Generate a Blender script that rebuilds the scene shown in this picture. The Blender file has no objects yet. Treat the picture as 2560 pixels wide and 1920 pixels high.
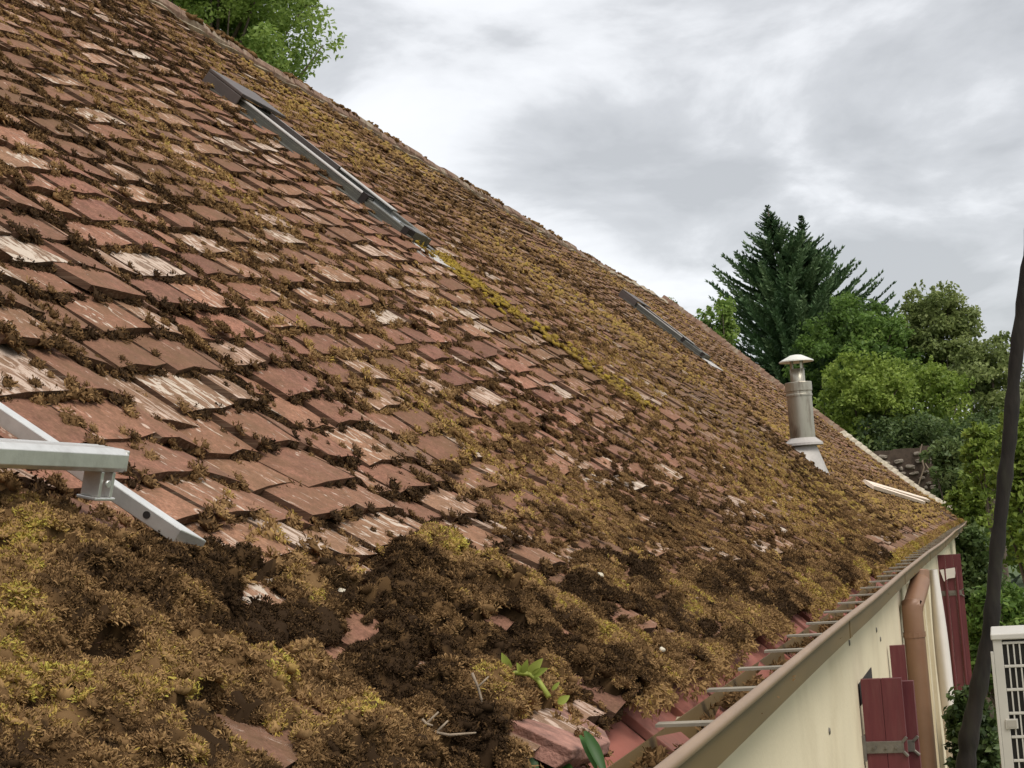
import bpy, math, random
import numpy as np
from mathutils import Matrix, Vector

random.seed(7)
RNG = np.random.default_rng(7)
SC = bpy.context.scene
COL = SC.collection

# ------------------------------------------------------------------ camera
# the camera stands at the origin; +X runs along the eaves, +Y into the house, +Z up, ground at z = -3
FPX = 3400.0 * 2560.0 / 2212.0
AX = np.array([[0.2932053199589302, 0.06978771251915032, 0.9534989855941777],
               [-0.953518578418088, 0.09386752395100176, 0.28634107033196815],
               [-0.06951950056876416, -0.9931357224109164, 0.09406633782611641]])
cam_d = bpy.data.cameras.new('camera')
cam = bpy.data.objects.new('camera', cam_d)
COL.objects.link(cam)
SC.camera = cam
cam_d.sensor_width = 36.0
cam_d.lens = 36.0 * FPX / 2560.0
cam_d.clip_start = 0.05
cam_d.clip_end = 3000
rx, dn, fw = AX[:, 0], AX[:, 1], AX[:, 2]
cam.matrix_world = Matrix(((rx[0], -dn[0], -fw[0], 0), (rx[1], -dn[1], -fw[1], 0), (rx[2], -dn[2], -fw[2], 0), (0, 0, 0, 1)))

# ------------------------------------------------------------------ light and sky
SC.view_settings.view_transform = 'Standard'
SC.view_settings.look = 'None'
SC.view_settings.gamma = 1.0
SC.view_settings.exposure = 0.98
SC.view_settings.use_curve_mapping = False

SUN_EL, SUN_AZ = math.radians(54), math.radians(-122)      # azimuth measured from +X towards +Y
sun_d = bpy.data.lights.new('sun', 'SUN')
sun_d.energy = 1.5
sun_d.angle = math.radians(28)
sun_d.color = (1.0, 0.95, 0.88)
sun = bpy.data.objects.new('sun', sun_d)
COL.objects.link(sun)
sdir = Vector((math.cos(SUN_EL) * math.cos(SUN_AZ), math.cos(SUN_EL) * math.sin(SUN_AZ), math.sin(SUN_EL)))
sun.rotation_euler = sdir.to_track_quat('Z', 'Y').to_euler()

world = bpy.data.worlds.new('World')
SC.world = world
world.use_nodes = True
wt = world.node_tree
wt.nodes.clear()


def nd(tree, typ, **kw):
    n = tree.nodes.new(typ)
    for k, v in kw.items():
        if k.startswith('i_'):
            key = k[2:]
            n.inputs[int(key) if key.isdigit() else key.replace('_', ' ')].default_value = v
        else:
            setattr(n, k, v)
    return n


def ramp(tree, fac, stops, interp='LINEAR'):
    n = tree.nodes.new('ShaderNodeValToRGB')
    n.color_ramp.interpolation = interp
    els = n.color_ramp.elements
    while len(els) < len(stops):
        els.new(0.5)
    for e, (p, c) in zip(els, stops):
        e.position = p
        e.color = (c, c, c, 1) if isinstance(c, (int, float)) else (*c, 1)
    tree.links.new(fac, n.inputs[0])
    return n.outputs[0]


def mixc(tree, fac, a, b, mode='MIX'):
    n = tree.nodes.new('ShaderNodeMix')
    n.data_type = 'RGBA'
    n.blend_type = mode
    for sock, v in ((n.inputs[0], fac), (n.inputs[6], a), (n.inputs[7], b)):
        if hasattr(v, 'links'):
            tree.links.new(v, sock)
        elif isinstance(v, (int, float)):
            sock.default_value = v
        else:
            sock.default_value = (*v, 1)
    return n.outputs[2]


def math_n(tree, op, a, b=None, c=None):
    n = tree.nodes.new('ShaderNodeMath')
    n.operation = op
    for s, v in zip(n.inputs, (a, b, c)):
        if v is None:
            continue
        if hasattr(v, 'links'):
            tree.links.new(v, s)
        else:
            s.default_value = v
    return n.outputs[0]


def build_world():
    L = wt.links.new
    sky = nd(wt, 'ShaderNodeTexSky', sky_type='NISHITA', sun_disc=False)
    sky.sun_elevation = SUN_EL
    sky.sun_rotation = math.pi / 2 - SUN_AZ
    tc = nd(wt, 'ShaderNodeTexCoord')
    sep = nd(wt, 'ShaderNodeSeparateXYZ')
    L(tc.outputs['Generated'], sep.inputs[0])
    z = math_n(wt, 'ADD', math_n(wt, 'MAXIMUM', sep.outputs[2], 0.0), 0.22)
    px = math_n(wt, 'DIVIDE', sep.outputs[0], z)
    py = math_n(wt, 'DIVIDE', sep.outputs[1], z)
    cb = nd(wt, 'ShaderNodeCombineXYZ')
    L(px, cb.inputs[0]); L(py, cb.inputs[1])
    cb.inputs[2].default_value = 3.1
    mp = nd(wt, 'ShaderNodeMapping')
    L(cb.outputs[0], mp.inputs[0])
    mp.inputs[1].default_value = (5.0, 1.0, 0)
    n1 = nd(wt, 'ShaderNodeTexNoise', i_Scale=0.85, i_Detail=7.0, i_Roughness=0.5, i_Distortion=0.3)
    L(mp.outputs[0], n1.inputs['Vector'])
    n2 = nd(wt, 'ShaderNodeTexNoise', i_Scale=2.7, i_Detail=7.0, i_Roughness=0.55, i_Distortion=0.35)
    L(mp.outputs[0], n2.inputs['Vector'])
    f = math_n(wt, 'ADD', math_n(wt, 'MULTIPLY', n1.outputs[0], 0.54), math_n(wt, 'MULTIPLY', n2.outputs[0], 0.46))
    cloud = ramp(wt, f, [(0.42, (4.35, 4.38, 4.44)), (0.475, (4.15, 4.19, 4.27)), (0.51, (3.75, 3.79, 3.87)), (0.55, (2.95, 2.99, 3.06)), (0.61, (2.4, 2.44, 2.5))])
    c = mixc(wt, 0.93, sky.outputs[0], cloud)
    bg = nd(wt, 'ShaderNodeBackground', i_Strength=0.12)
    L(c, bg.inputs[0])
    out = nd(wt, 'ShaderNodeOutputWorld')
    L(bg.outputs[0], out.inputs[0])


build_world()


# ------------------------------------------------------------------ helpers
def at(px, py, X):
    """the point on the photographed ray (2560 px picture) at distance X along the house"""
    r = AX @ np.array([px - 1280.0, py - 960.0, FPX])
    return r * (X / r[0])


def project(P):
    c = np.asarray(P, float) @ AX
    return 1280 + FPX * c[..., 0] / c[..., 2], 960 + FPX * c[..., 1] / c[..., 2], c[..., 2]


def _hash(ix, iy, seed):
    h = (ix.astype(np.int64) * 374761393 + iy.astype(np.int64) * 668265263 + seed * 974711) & 0xffffffff
    h = ((h ^ (h >> 13)) * 1274126177) & 0xffffffff
    return ((h ^ (h >> 16)) & 0xffff) / 65535.0


def vnoise(x, y, seed=0):
    x = np.asarray(x, float); y = np.asarray(y, float)
    ix = np.floor(x); iy = np.floor(y)
    fx = x - ix; fy = y - iy
    fx = fx * fx * (3 - 2 * fx); fy = fy * fy * (3 - 2 * fy)
    a = _hash(ix, iy, seed); b = _hash(ix + 1, iy, seed); c = _hash(ix, iy + 1, seed); d = _hash(ix + 1, iy + 1, seed)
    return (a * (1 - fx) + b * fx) * (1 - fy) + (c * (1 - fx) + d * fx) * fy


def fbm(x, y, seed=0, octv=4, gain=0.5):
    s = 0; a = 1; n = 0
    for k in range(octv):
        s = s + a * vnoise(np.asarray(x) * 2 ** k + 17.3 * k, np.asarray(y) * 2 ** k - 9.1 * k, seed + k)
        n += a; a *= gain
    return s / n


def smooth(a, b, x):
    t = np.clip((np.asarray(x, float) - a) / (b - a), 0, 1)
    return t * t * (3 - 2 * t)


def new_obj(name, me, parent=None, mat=None):
    o = bpy.data.objects.new(name, me)
    COL.objects.link(o)
    if parent is not None:
        o.parent = parent
    if mat is not None and me is not None and len(me.materials) == 0:
        me.materials.append(mat)
    return o


def empty(name, loc=(0, 0, 0), parent=None):
    o = bpy.data.objects.new(name, None)
    o.empty_display_size = 0.2
    COL.objects.link(o)
    o.location = loc
    if parent is not None:
        o.parent = parent
    return o


def tag(o, label=None, cat=None, group=None, kind=None):
    for k, v in (('label', label), ('category', cat), ('group', group), ('kind', kind)):
        if v:
            o[k] = v
    return o


class MB:
    """collects polygons; build() makes one mesh object"""
    def __init__(s):
        s.v = []; s.f = []; s.n = 0

    def add(s, verts, faces):
        b = s.n
        s.v.extend([tuple(map(float, p)) for p in verts])
        s.f.extend([tuple(b + i for i in f) for f in faces])
        s.n = len(s.v)

    def box(s, x0, x1, y0, y1, z0, z1, M=None):
        p = [(x0, y0, z0), (x1, y0, z0), (x1, y1, z0), (x0, y1, z0), (x0, y0, z1), (x1, y0, z1), (x1, y1, z1), (x0, y1, z1)]
        if M is not None:
            p = [tuple(M @ Vector(q)) for q in p]
        s.add(p, [(3, 2, 1, 0), (4, 5, 6, 7), (0, 1, 5, 4), (1, 2, 6, 5), (2, 3, 7, 6), (3, 0, 4, 7)])

    def prism(s, prof, x0, x1, M=None, steps=1, wob=None):
        """closed profile of (y, z) swept along x"""
        n = len(prof)
        vs = []
        for k in range(steps + 1):
            x = x0 + (x1 - x0) * k / steps
            dy, dz = wob(x) if wob else (0, 0)
            vs += [(x, y + dy, z + dz) for y, z in prof]
        if M is not None:
            vs = [tuple(M @ Vector(q)) for q in vs]
        fs = []
        for k in range(steps):
            for i in range(n):
                j = (i + 1) % n
                fs.append((k * n + i, k * n + j, (k + 1) * n + j, (k + 1) * n + i))
        fs.append(tuple(range(n - 1, -1, -1)))
        fs.append(tuple(steps * n + i for i in range(n)))
        s.add(vs, fs)

    def tube(s, path, radii, n=8, caps=True):
        path = [np.asarray(p, float) for p in path]
        if not hasattr(radii, '__len__'):
            radii = [radii] * len(path)
        rings = []
        up = np.array([0.31, 0.17, 0.93])
        for i, p in enumerate(path):
            d = path[min(i + 1, len(path) - 1)] - path[max(i - 1, 0)]
            d = d / (np.linalg.norm(d) + 1e-9)
            a = np.cross(d, up)
            if np.linalg.norm(a) < 0.1:
                a = np.cross(d, np.array([1.0, 0.2, 0]))
            a /= np.linalg.norm(a)
            b = np.cross(d, a)
            rings += [p + radii[i] * (math.cos(2 * math.pi * k / n) * a + math.sin(2 * math.pi * k / n) * b) for k in range(n)]
        fs = []
        for i in range(len(path) - 1):
            for k in range(n):
                j = (k + 1) % n
                fs.append((i * n + k, (i + 1) * n + k, (i + 1) * n + j, i * n + j))
        if caps:
            fs.append(tuple(range(n)))
            fs.append(tuple((len(path) - 1) * n + k for k in range(n - 1, -1, -1)))
        s.add(rings, fs)

    def lathe(s, prof, c, n=24):
        """profile of (r, z) about a vertical axis through c"""
        vs = []
        for r, z in prof:
            vs += [(c[0] + r * math.cos(2 * math.pi * k / n), c[1] + r * math.sin(2 * math.pi * k / n), c[2] + z) for k in range(n)]
        fs = []
        for i in range(len(prof) - 1):
            for k in range(n):
                j = (k + 1) % n
                fs.append((i * n + k, i * n + j, (i + 1) * n + j, (i + 1) * n + k))
        s.add(vs, fs)

    def build(s, name, mat, parent=None, smooth_=False, bevel=0):
        me = bpy.data.meshes.new(name)
        me.from_pydata(s.v, [], s.f)
        me.materials.append(mat)
        if smooth_:
            me.polygons.foreach_set('use_smooth', [True] * len(me.polygons))
        me.update()
        o = new_obj(name, me, parent)
        if bevel:
            m = o.modifiers.new('bevel', 'BEVEL')
            m.width = bevel; m.segments = 2; m.limit_method = 'ANGLE'; m.angle_limit = math.radians(35)
        return o


def mesh_np(name, V, F, mat, parent=None, attrs=None, smooth_=False):
    """numpy mesh with equal-sided faces; attrs {name: (kind, array per vertex)}"""
    me = bpy.data.meshes.new(name)
    V = np.ascontiguousarray(V, dtype=np.float32); F = np.ascontiguousarray(F, dtype=np.int32)
    k = F.shape[1]
    me.vertices.add(len(V)); me.vertices.foreach_set('co', V.ravel())
    me.loops.add(F.size); me.loops.foreach_set('vertex_index', F.ravel())
    me.polygons.add(len(F))
    me.polygons.foreach_set('loop_start', np.arange(0, F.size, k, dtype=np.int32))
    if smooth_:
        me.polygons.foreach_set('use_smooth', np.ones(len(F), dtype=bool))
    for an, (typ, arr) in (attrs or {}).items():
        a = me.attributes.new(an, typ, 'POINT')
        a.data.foreach_set('vector' if typ == 'FLOAT_VECTOR' else 'value', np.ascontiguousarray(arr, dtype=np.float32).ravel())
    me.update(calc_edges=True)
    me.materials.append(mat)
    return new_obj(name, me, parent)


# ------------------------------------------------------------------ materials
def new_mat(name):
    m = bpy.data.materials.new(name)
    m.use_nodes = True
    t = m.node_tree
    b = t.nodes['Principled BSDF']
    return m, t, b


def simple_mat(name, col, rough=0.7, metal=0.0, var=0.15, scale=12.0, bump=0.15, dirt=None, dirt_scale=3.0, dirt_amt=0.5, stretch=(1, 1, 1), bscale=None):
    m, t, b = new_mat(name)
    L = t.links.new
    tc = nd(t, 'ShaderNodeTexCoord')
    mp = nd(t, 'ShaderNodeMapping')
    mp.inputs[3].default_value = stretch
    L(tc.outputs['Object'], mp.inputs[0])
    n = nd(t, 'ShaderNodeTexNoise', i_Scale=scale, i_Detail=6.0, i_Roughness=0.6)
    L(mp.outputs[0], n.inputs['Vector'])
    c0 = tuple(x * (1 - var) for x in col); c1 = tuple(min(1, x * (1 + var)) for x in col)
    c = ramp(t, n.outputs[0], [(0.3, c0), (0.7, c1)])
    if dirt:
        n2 = nd(t, 'ShaderNodeTexNoise', i_Scale=dirt_scale, i_Detail=8.0, i_Roughness=0.65)
        L(mp.outputs[0], n2.inputs['Vector'])
        f = ramp(t, n2.outputs[0], [(0.48, 0.0), (0.68, dirt_amt)])
        c = mixc(t, f, c, dirt)
    L(c, b.inputs['Base Color'])
    b.inputs['Roughness'].default_value = rough
    b.inputs['Metallic'].default_value = metal
    if bump:
        n3 = nd(t, 'ShaderNodeTexNoise', i_Scale=bscale or scale * 6, i_Detail=5.0)
        L(mp.outputs[0], n3.inputs['Vector'])
        bp = nd(t, 'ShaderNodeBump', i_Strength=bump, i_Distance=0.004)
        L(n3.outputs[0], bp.inputs['Height'])
        L(bp.outputs[0], b.inputs['Normal'])
    return m


def tile_mat(name):
    m, t, b = new_mat(name)
    L = t.links.new
    at_ = nd(t, 'ShaderNodeAttribute', attribute_name='tl')
    sp = nd(t, 'ShaderNodeSeparateXYZ'); L(at_.outputs['Vector'], sp.inputs[0])
    oi = nd(t, 'ShaderNodeObjectInfo')
    seed = math_n(t, 'ADD', sp.outputs[2], math_n(t, 'MULTIPLY', oi.outputs['Random'], 61.0))
    wn = nd(t, 'ShaderNodeTexWhiteNoise', noise_dimensions='1D'); L(seed, wn.inputs['W'])
    wc = nd(t, 'ShaderNodeSeparateColor'); L(wn.outputs['Color'], wc.inputs[0])
    base = ramp(t, wn.outputs['Value'], [(0.0, (0.155, 0.076, 0.054)), (0.3, (0.225, 0.106, 0.074)), (0.62, (0.28, 0.132, 0.088)), (0.84, (0.33, 0.178, 0.108)), (1.0, (0.245, 0.175, 0.130))])

    def vec(kx, ky, kz):
        c = nd(t, 'ShaderNodeCombineXYZ')
        L(math_n(t, 'MULTIPLY', sp.outputs[0], kx), c.inputs[0])
        L(math_n(t, 'MULTIPLY', sp.outputs[1], ky), c.inputs[1])
        L(math_n(t, 'MULTIPLY', seed, kz), c.inputs[2])
        return c.outputs[0]
    # grain that runs down the tile
    g = nd(t, 'ShaderNodeTexNoise', i_Scale=1.0, i_Detail=7.0, i_Roughness=0.65); L(vec(42, 30, 7.3), g.inputs['Vector'])
    base = mixc(t, 0.75, base, ramp(t, g.outputs[0], [(0.28, 0.45), (0.5, 0.95), (0.72, 1.45)]), 'MULTIPLY')
    sp2 = nd(t, 'ShaderNodeTexNoise', i_Scale=1.0, i_Detail=3.0, i_Roughness=0.8); L(vec(210, 150, 9.0), sp2.inputs['Vector'])
    base = mixc(t, 0.55, base, ramp(t, sp2.outputs[0], [(0.32, 0.45), (0.5, 1.0), (0.66, 1.75)]), 'MULTIPLY')
    # brown-olive film of algae
    geo = nd(t, 'ShaderNodeNewGeometry')
    a1 = nd(t, 'ShaderNodeTexNoise', i_Scale=0.9, i_Detail=4.0); L(geo.outputs['Position'], a1.inputs['Vector'])
    a2 = nd(t, 'ShaderNodeTexNoise', i_Scale=1.0, i_Detail=6.0, i_Roughness=0.7); L(vec(22, 16, 3.1), a2.inputs['Vector'])
    f = math_n(t, 'ADD', math_n(t, 'MULTIPLY', a1.outputs[0], 0.6), math_n(t, 'MULTIPLY', a2.outputs[0], 0.5))
    sx = nd(t, 'ShaderNodeSeparateXYZ'); L(geo.outputs['Position'], sx.inputs[0])
    far = nd(t, 'ShaderNodeMapRange'); L(sx.outputs[0], far.inputs[0])
    far.inputs[1].default_value = 6.5; far.inputs[2].default_value = 11.0; far.inputs[3].default_value = 0.0; far.inputs[4].default_value = 0.10
    f = math_n(t, 'ADD', f, far.outputs[0])
    base = mixc(t, ramp(t, f, [(0.40, 0.0), (0.68, 0.88)]), base, (0.150, 0.088, 0.047))
    # pale lichen and lime streaks, long in the run of the tile, on some tiles only
    l1 = nd(t, 'ShaderNodeTexNoise', i_Scale=1.0, i_Detail=4.5, i_Roughness=0.6, i_Distortion=1.8); L(vec(36, 11.0, 11.7), l1.inputs['Vector'])
    thr = math_n(t, 'MULTIPLY', math_n(t, 'POWER', wc.outputs[0], 3.0), 0.19)
    lm = math_n(t, 'ADD', l1.outputs[0], thr)
    g2 = nd(t, 'ShaderNodeTexNoise', i_Scale=1.0, i_Detail=5.0, i_Roughness=0.7); L(vec(160, 70, 5.0), g2.inputs['Vector'])
    lm = math_n(t, 'ADD', lm, math_n(t, 'MULTIPLY', math_n(t, 'SUBTRACT', g2.outputs[0], 0.5), 0.16))
    edge = math_n(t, 'GREATER_THAN', sp.outputs[1], 0.45)
    lmask = ramp(t, lm, [(0.660, 0.0), (0.715, 0.88)])
    lmask = math_n(t, 'MULTIPLY', lmask, math_n(t, 'SUBTRACT', 1.0, math_n(t, 'MULTIPLY', edge, 0.9)))
    lmask = math_n(t, 'MULTIPLY', lmask, math_n(t, 'SUBTRACT', 1.0, math_n(t, 'MULTIPLY', far.outputs[0], 5.5)))
    lcol = mixc(t, wc.outputs[1], (0.50, 0.36, 0.285), (0.54, 0.47, 0.385))
    base = mixc(t, lmask, base, lcol)
    # black spots
    v = nd(t, 'ShaderNodeTexNoise', i_Scale=1.0, i_Detail=4.0, i_Roughness=0.8); L(vec(120, 90, 2.0), v.inputs['Vector'])
    base = mixc(t, ramp(t, v.outputs[0], [(0.63, 0.0), (0.70, 0.75)]), base, (0.035, 0.026, 0.018))
    # weathered, dirt-crusted edges
    ecol = ramp(t, v.outputs[0], [(0.35, (0.055, 0.034, 0.022)), (0.55, (0.115, 0.066, 0.042)), (0.62, (0.21, 0.16, 0.11))])
    base = mixc(t, math_n(t, 'MULTIPLY', edge, 0.85), base, ecol)
    L(base, b.inputs['Base Color'])
    b.inputs['Roughness'].default_value = 0.92
    b.inputs['Specular IOR Level'].default_value = 0.15
    bp = nd(t, 'ShaderNodeBump', i_Strength=0.55, i_Distance=0.004)
    hh = math_n(t, 'ADD', math_n(t, 'MULTIPLY', g.outputs[0], 0.6), math_n(t, 'MULTIPLY', g2.outputs[0], 0.6))
    L(hh, bp.inputs['Height'])
    L(bp.outputs[0], b.inputs['Normal'])
    return m


def leaf_mat(name, stops, trans=0.35, rough=0.6, spec=0.3):
    """colour picked per tuft or leaf from the 'shade' attribute"""
    m, t, b = new_mat(name)
    L = t.links.new
    a = nd(t, 'ShaderNodeAttribute', attribute_name='shade')
    c = ramp(t, a.outputs['Fac'], stops)
    L(c, b.inputs['Base Color'])
    b.inputs['Roughness'].default_value = rough
    b.inputs['Specular IOR Level'].default_value = spec
    if trans:
        tr = nd(t, 'ShaderNodeBsdfTranslucent'); L(c, tr.inputs[0])
        mx = nd(t, 'ShaderNodeMixShader'); mx.inputs[0].default_value = trans
        L(b.outputs[0], mx.inputs[1]); L(tr.outputs[0], mx.inputs[2])
        L(mx.outputs[0], t.nodes['Material Output'].inputs[0])
    return m


M_TILE = tile_mat('old_clay')
M_DECK = simple_mat('dark_batten', (0.035, 0.024, 0.018), 0.95, bump=0)
MOSS_STOPS = [(0.0, (0.040, 0.024, 0.013)), (0.25, (0.120, 0.069, 0.030)), (0.5, (0.240, 0.144, 0.066)), (0.72, (0.335, 0.208, 0.090)), (0.88, (0.36, 0.25, 0.058)), (1.0, (0.41, 0.35, 0.075))]
M_MOSS = leaf_mat('moss_fronds', MOSS_STOPS, 0.2, 0.95, 0.03)
M_MOSSBASE = simple_mat('moss_peat', (0.050, 0.030, 0.014), 0.98, var=0.75, scale=70, bump=1.0, bscale=210, dirt=(0.20, 0.125, 0.05), dirt_scale=45, dirt_amt=0.8)
M_RED = simple_mat('red_clay', (0.25, 0.085, 0.060), 0.85, var=0.18, scale=9, bump=0.12, dirt=(0.12, 0.065, 0.045), dirt_scale=7, dirt_amt=0.6)
M_MORTAR = simple_mat('old_mortar', (0.56, 0.50, 0.39), 0.95, var=0.25, scale=20, bump=0.5, dirt=(0.20, 0.16, 0.09), dirt_scale=7, dirt_amt=0.6)
M_RIDGE = simple_mat('ridge_clay', (0.21, 0.125, 0.085), 0.95, var=0.3, scale=14, bump=0.5, dirt=(0.36, 0.32, 0.23), dirt_scale=7, dirt_amt=0.75)
M_CREAM = simple_mat('cream_render', (0.66, 0.57, 0.40), 0.95, var=0.05, scale=3, bump=0.25, dirt=(0.46, 0.37, 0.23), dirt_scale=2.4, dirt_amt=0.4, bscale=70)
M_GUTTER = simple_mat('gutter_brown', (0.140, 0.090, 0.034), 0.55, 0.1, var=0.15, scale=4, bump=0.05, dirt=(0.09, 0.065, 0.03), dirt_scale=3, dirt_amt=0.6, stretch=(0.4, 3, 3))
M_LIP = simple_mat('gutter_lip', (0.27, 0.180, 0.112), 0.5, 0.1, var=0.12, scale=5, bump=0.05)
M_STRAP = simple_mat('strap_metal', (0.25, 0.215, 0.160), 0.7, 0.1, var=0.2, scale=20, bump=0.1)
M_COPPER = simple_mat('pipe_tan', (0.225, 0.125, 0.072), 0.5, 0.05, var=0.12, scale=5, bump=0.05, dirt=(0.20, 0.09, 0.05), dirt_scale=3, dirt_amt=0.5)
M_BURG = simple_mat('burgundy_paint', (0.110, 0.018, 0.022), 0.55, var=0.18, scale=6, bump=0.15, stretch=(4, 4, 0.5), dirt=(0.17, 0.07, 0.06), dirt_scale=5, dirt_amt=0.35)
M_IRON = simple_mat('grey_iron', (0.17, 0.15, 0.125), 0.6, 0.5, var=0.25, scale=25, bump=0.2)
M_DARK = simple_mat('dark_inside', (0.018, 0.012, 0.010), 0.9, bump=0)
M_WHITE = simple_mat('off_white', (0.62, 0.58, 0.50), 0.8, var=0.06, scale=8, bump=0.1)
M_SHEET = simple_mat('white_sheet', (0.68, 0.62, 0.56), 0.85, var=0.05, scale=10, bump=0.1)
M_ACW = simple_mat('pale_plastic', (0.52, 0.49, 0.43), 0.5, var=0.05, scale=6, bump=0.03)
M_ALU = simple_mat('aluminium', (0.66, 0.65, 0.62), 0.36, 0.65, var=0.08, scale=14, bump=0.06, dirt=(0.38, 0.36, 0.32), dirt_scale=9, dirt_amt=0.4, stretch=(3, 3, 3))
M_GALV = simple_mat('galvanised', (0.42, 0.39, 0.32), 0.42, 0.75, var=0.14, scale=9, bump=0.06, dirt=(0.10, 0.058, 0.036), dirt_scale=6, dirt_amt=0.9, stretch=(1.6, 1.6, 0.35))
M_CAP = simple_mat('cap_metal', (0.68, 0.67, 0.60), 0.45, 0.2, var=0.08, scale=8, bump=0.03)
M_ZINC = simple_mat('zinc_grey', (0.43, 0.40, 0.37), 0.6, 0.15, var=0.12, scale=9, bump=0.06)
M_SKYF = simple_mat('flashing_grey', (0.085, 0.080, 0.066), 0.5, 0.25, var=0.18, scale=8, bump=0.06, dirt=(0.15, 0.14, 0.10), dirt_scale=6, dirt_amt=0.5)
M_SKYB = simple_mat('cover_brown', (0.085, 0.066, 0.058), 0.55, 0.2, var=0.15, scale=8, bump=0.05)
M_BARK = simple_mat('dark_bark', (0.016, 0.012, 0.009), 0.95, var=0.5, scale=14, bump=1.0, bscale=45, stretch=(1, 1, 0.3), dirt=(0.034, 0.033, 0.020), dirt_scale=12, dirt_amt=0.6)
M_BARK2 = simple_mat('grey_bark', (0.10, 0.075, 0.055), 0.95, var=0.3, scale=10, bump=0.6)
M_STONE = simple_mat('field_stone', (0.22, 0.185, 0.145), 0.95, var=0.35, scale=9, bump=0.5)
M_STONEW = simple_mat('earth_mortar', (0.085, 0.060, 0.043), 0.98, var=0.35, scale=12, bump=0.6)
M_GRASS = simple_mat('grass_ground', (0.055, 0.085, 0.022), 0.98, var=0.4, scale=3, bump=0.5, bscale=60)
M_CONC = simple_mat('concrete', (0.36, 0.33, 0.28), 0.9, var=0.15, scale=6, bump=0.3)
M_WOODP = simple_mat('pale_wood', (0.74, 0.61, 0.49), 0.85, var=0.12, scale=18, bump=0.2)
M_TWIG = simple_mat('dry_twig', (0.26, 0.20, 0.14), 0.9, var=0.3, scale=50, bump=0.3)

gm, gt, gb = new_mat('window_glass')
gb.inputs['Base Color'].default_value = (0.03, 0.035, 0.035, 1)
gb.inputs['Roughness'].default_value = 0.12
M_GLASS = gm

# ------------------------------------------------------------------ roof geometry
EAVE = np.array([0.609084, -0.30235192])       # (y, z) of the tile edge
S1, S2, TB, TR = math.radians(36), math.radians(42.3), 0.75, 5.95
X0, X1 = 0.55, 25.6


def prof(t):
    t = np.asarray(t, float)
    a = np.minimum(t, TB); b = np.maximum(t - TB, 0)
    return EAVE[0] + a * math.cos(S1) + b * math.cos(S2), EAVE[1] + a * math.sin(S1) + b * math.sin(S2)


def slope_at(t):
    w = smooth(TB - 0.25, TB + 0.25, t)
    return S1 * (1 - w) + S2 * w


def undul(x, t):
    x = np.asarray(x, float); t = np.asarray(t, float)
    A = 0.0135 - 0.0060 * smooth(7.8, 9.5, x)
    ph = 1.3 * np.sin(0.9 * t + 0.6) + 2.2 * fbm(x * 0.45, t * 0.5, 5, 2)
    h = A * np.sin(2 * math.pi * x / 0.53 + ph) + 0.5 * A * np.sin(2 * math.pi * x / 1.21 + 0.8 * t + 1.0)
    h = h + 0.035 * (fbm(x * 0.55, t * 0.6, 9, 3) - 0.5)
    return h


def surf(x, t, N=0.0):
    """point on the roof: x along, t up the slope from the eave, N out of it"""
    x = np.asarray(x, float); t = np.asarray(t, float)
    y, z = prof(t)
    s = slope_at(t)
    h = undul(x, t) + N
    bend = 0.09 * smooth(19, 26, x)               # the far end of the eave bends inwards
    return np.stack([x + 0 * t, y - np.sin(s) * h - bend, z + np.cos(s) * h], -1)


def frame(x, t):
    e = 0.01
    dx = surf(x + e, t) - surf(x - e, t)
    dt = surf(x, t + e) - surf(x, t - e)
    dx /= np.linalg.norm(dx, axis=-1, keepdims=True)
    n = np.cross(dx, dt); n /= np.linalg.norm(n, axis=-1, keepdims=True)
    dt = np.cross(n, dx)
    return dx, dt, n


TMX = np.array([0.5, 1.2, 1.72, 1.83, 1.97, 2.2, 2.46, 2.56, 2.9, 3.26, 3.6, 4.2, 5.6, 9.0, 20, 26])
TMV = np.array([.52, .55, .49, .43, .38, .40, .44, .42, .35, .29, .25, .22, .19, .18, .2, .2])


def moss_mat_cover(x, t):
    """1 inside the thick mat that grows over the lower courses"""
    tm = np.interp(x, TMX, TMV)
    b = fbm(np.asarray(x) * 2.3, np.asarray(t) * 3.4, 21, 4) - 0.5
    gaps = fbm(np.asarray(x) * 4.1 + 3, np.asarray(t) * 5.2, 33, 3)
    m = smooth(-0.05, 0.05, tm - t + 0.34 * b)
    gt0 = 0.74 - 0.12 * smooth(2.6, 3.4, x)
    hole = smooth(0, 0.05, gaps - gt0) * smooth(0.04, 0.12, t)
    xa = np.asarray(x); hole = np.maximum(hole, smooth(1.90, 1.96, xa) * smooth(2.40, 2.33, xa) * smooth(0.075, 0.035, t))
    return m * (1 - hole)


def moss_density(x, t):
    """0..1 how mossy the tiles are"""
    n = fbm(np.asarray(x) * 1.3, np.asarray(t) * 1.6, 41, 4)
    base = 0.74 + 0.16 * smooth(7.5, 9.5, x) - 0.52 * smooth(15.5, 20.5, x + 1.1 * (t - 2)) * smooth(0.7, 1.3, t)
    base = base + 0.45 * smooth(1.25, 0.35, t) + 0.45 * smooth(0.75, 0.4, t) * smooth(3.2, 4.5, x)
    clean = smooth(5.4, 6.2, x) * (1 - smooth(7.4, 7.9, x)) * smooth(0.7, 1.1, t) * (1 - smooth(2.6, 3.1, t))
    clean2 = (1 - smooth(3.3, 4.2, x)) * smooth(0.7, 0.85, t) * (1 - smooth(1.5, 2.0, t))
    return np.clip(base + 2.1 * (n - 0.5) - 0.36 * clean - 0.20 * clean2, 0.04, 1.25)


# ------------------------------------------------------------------ the house
house = tag(empty('house', (12.8, 3.0, -3.0)), 'old house with a mossy clay tile roof, cream wall and burgundy shutters', 'house')
house_inv = Matrix.Translation(-Vector(house.location))


def in_house(o):
    o.parent = house
    o.matrix_parent_inverse = house_inv
    return o


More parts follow.
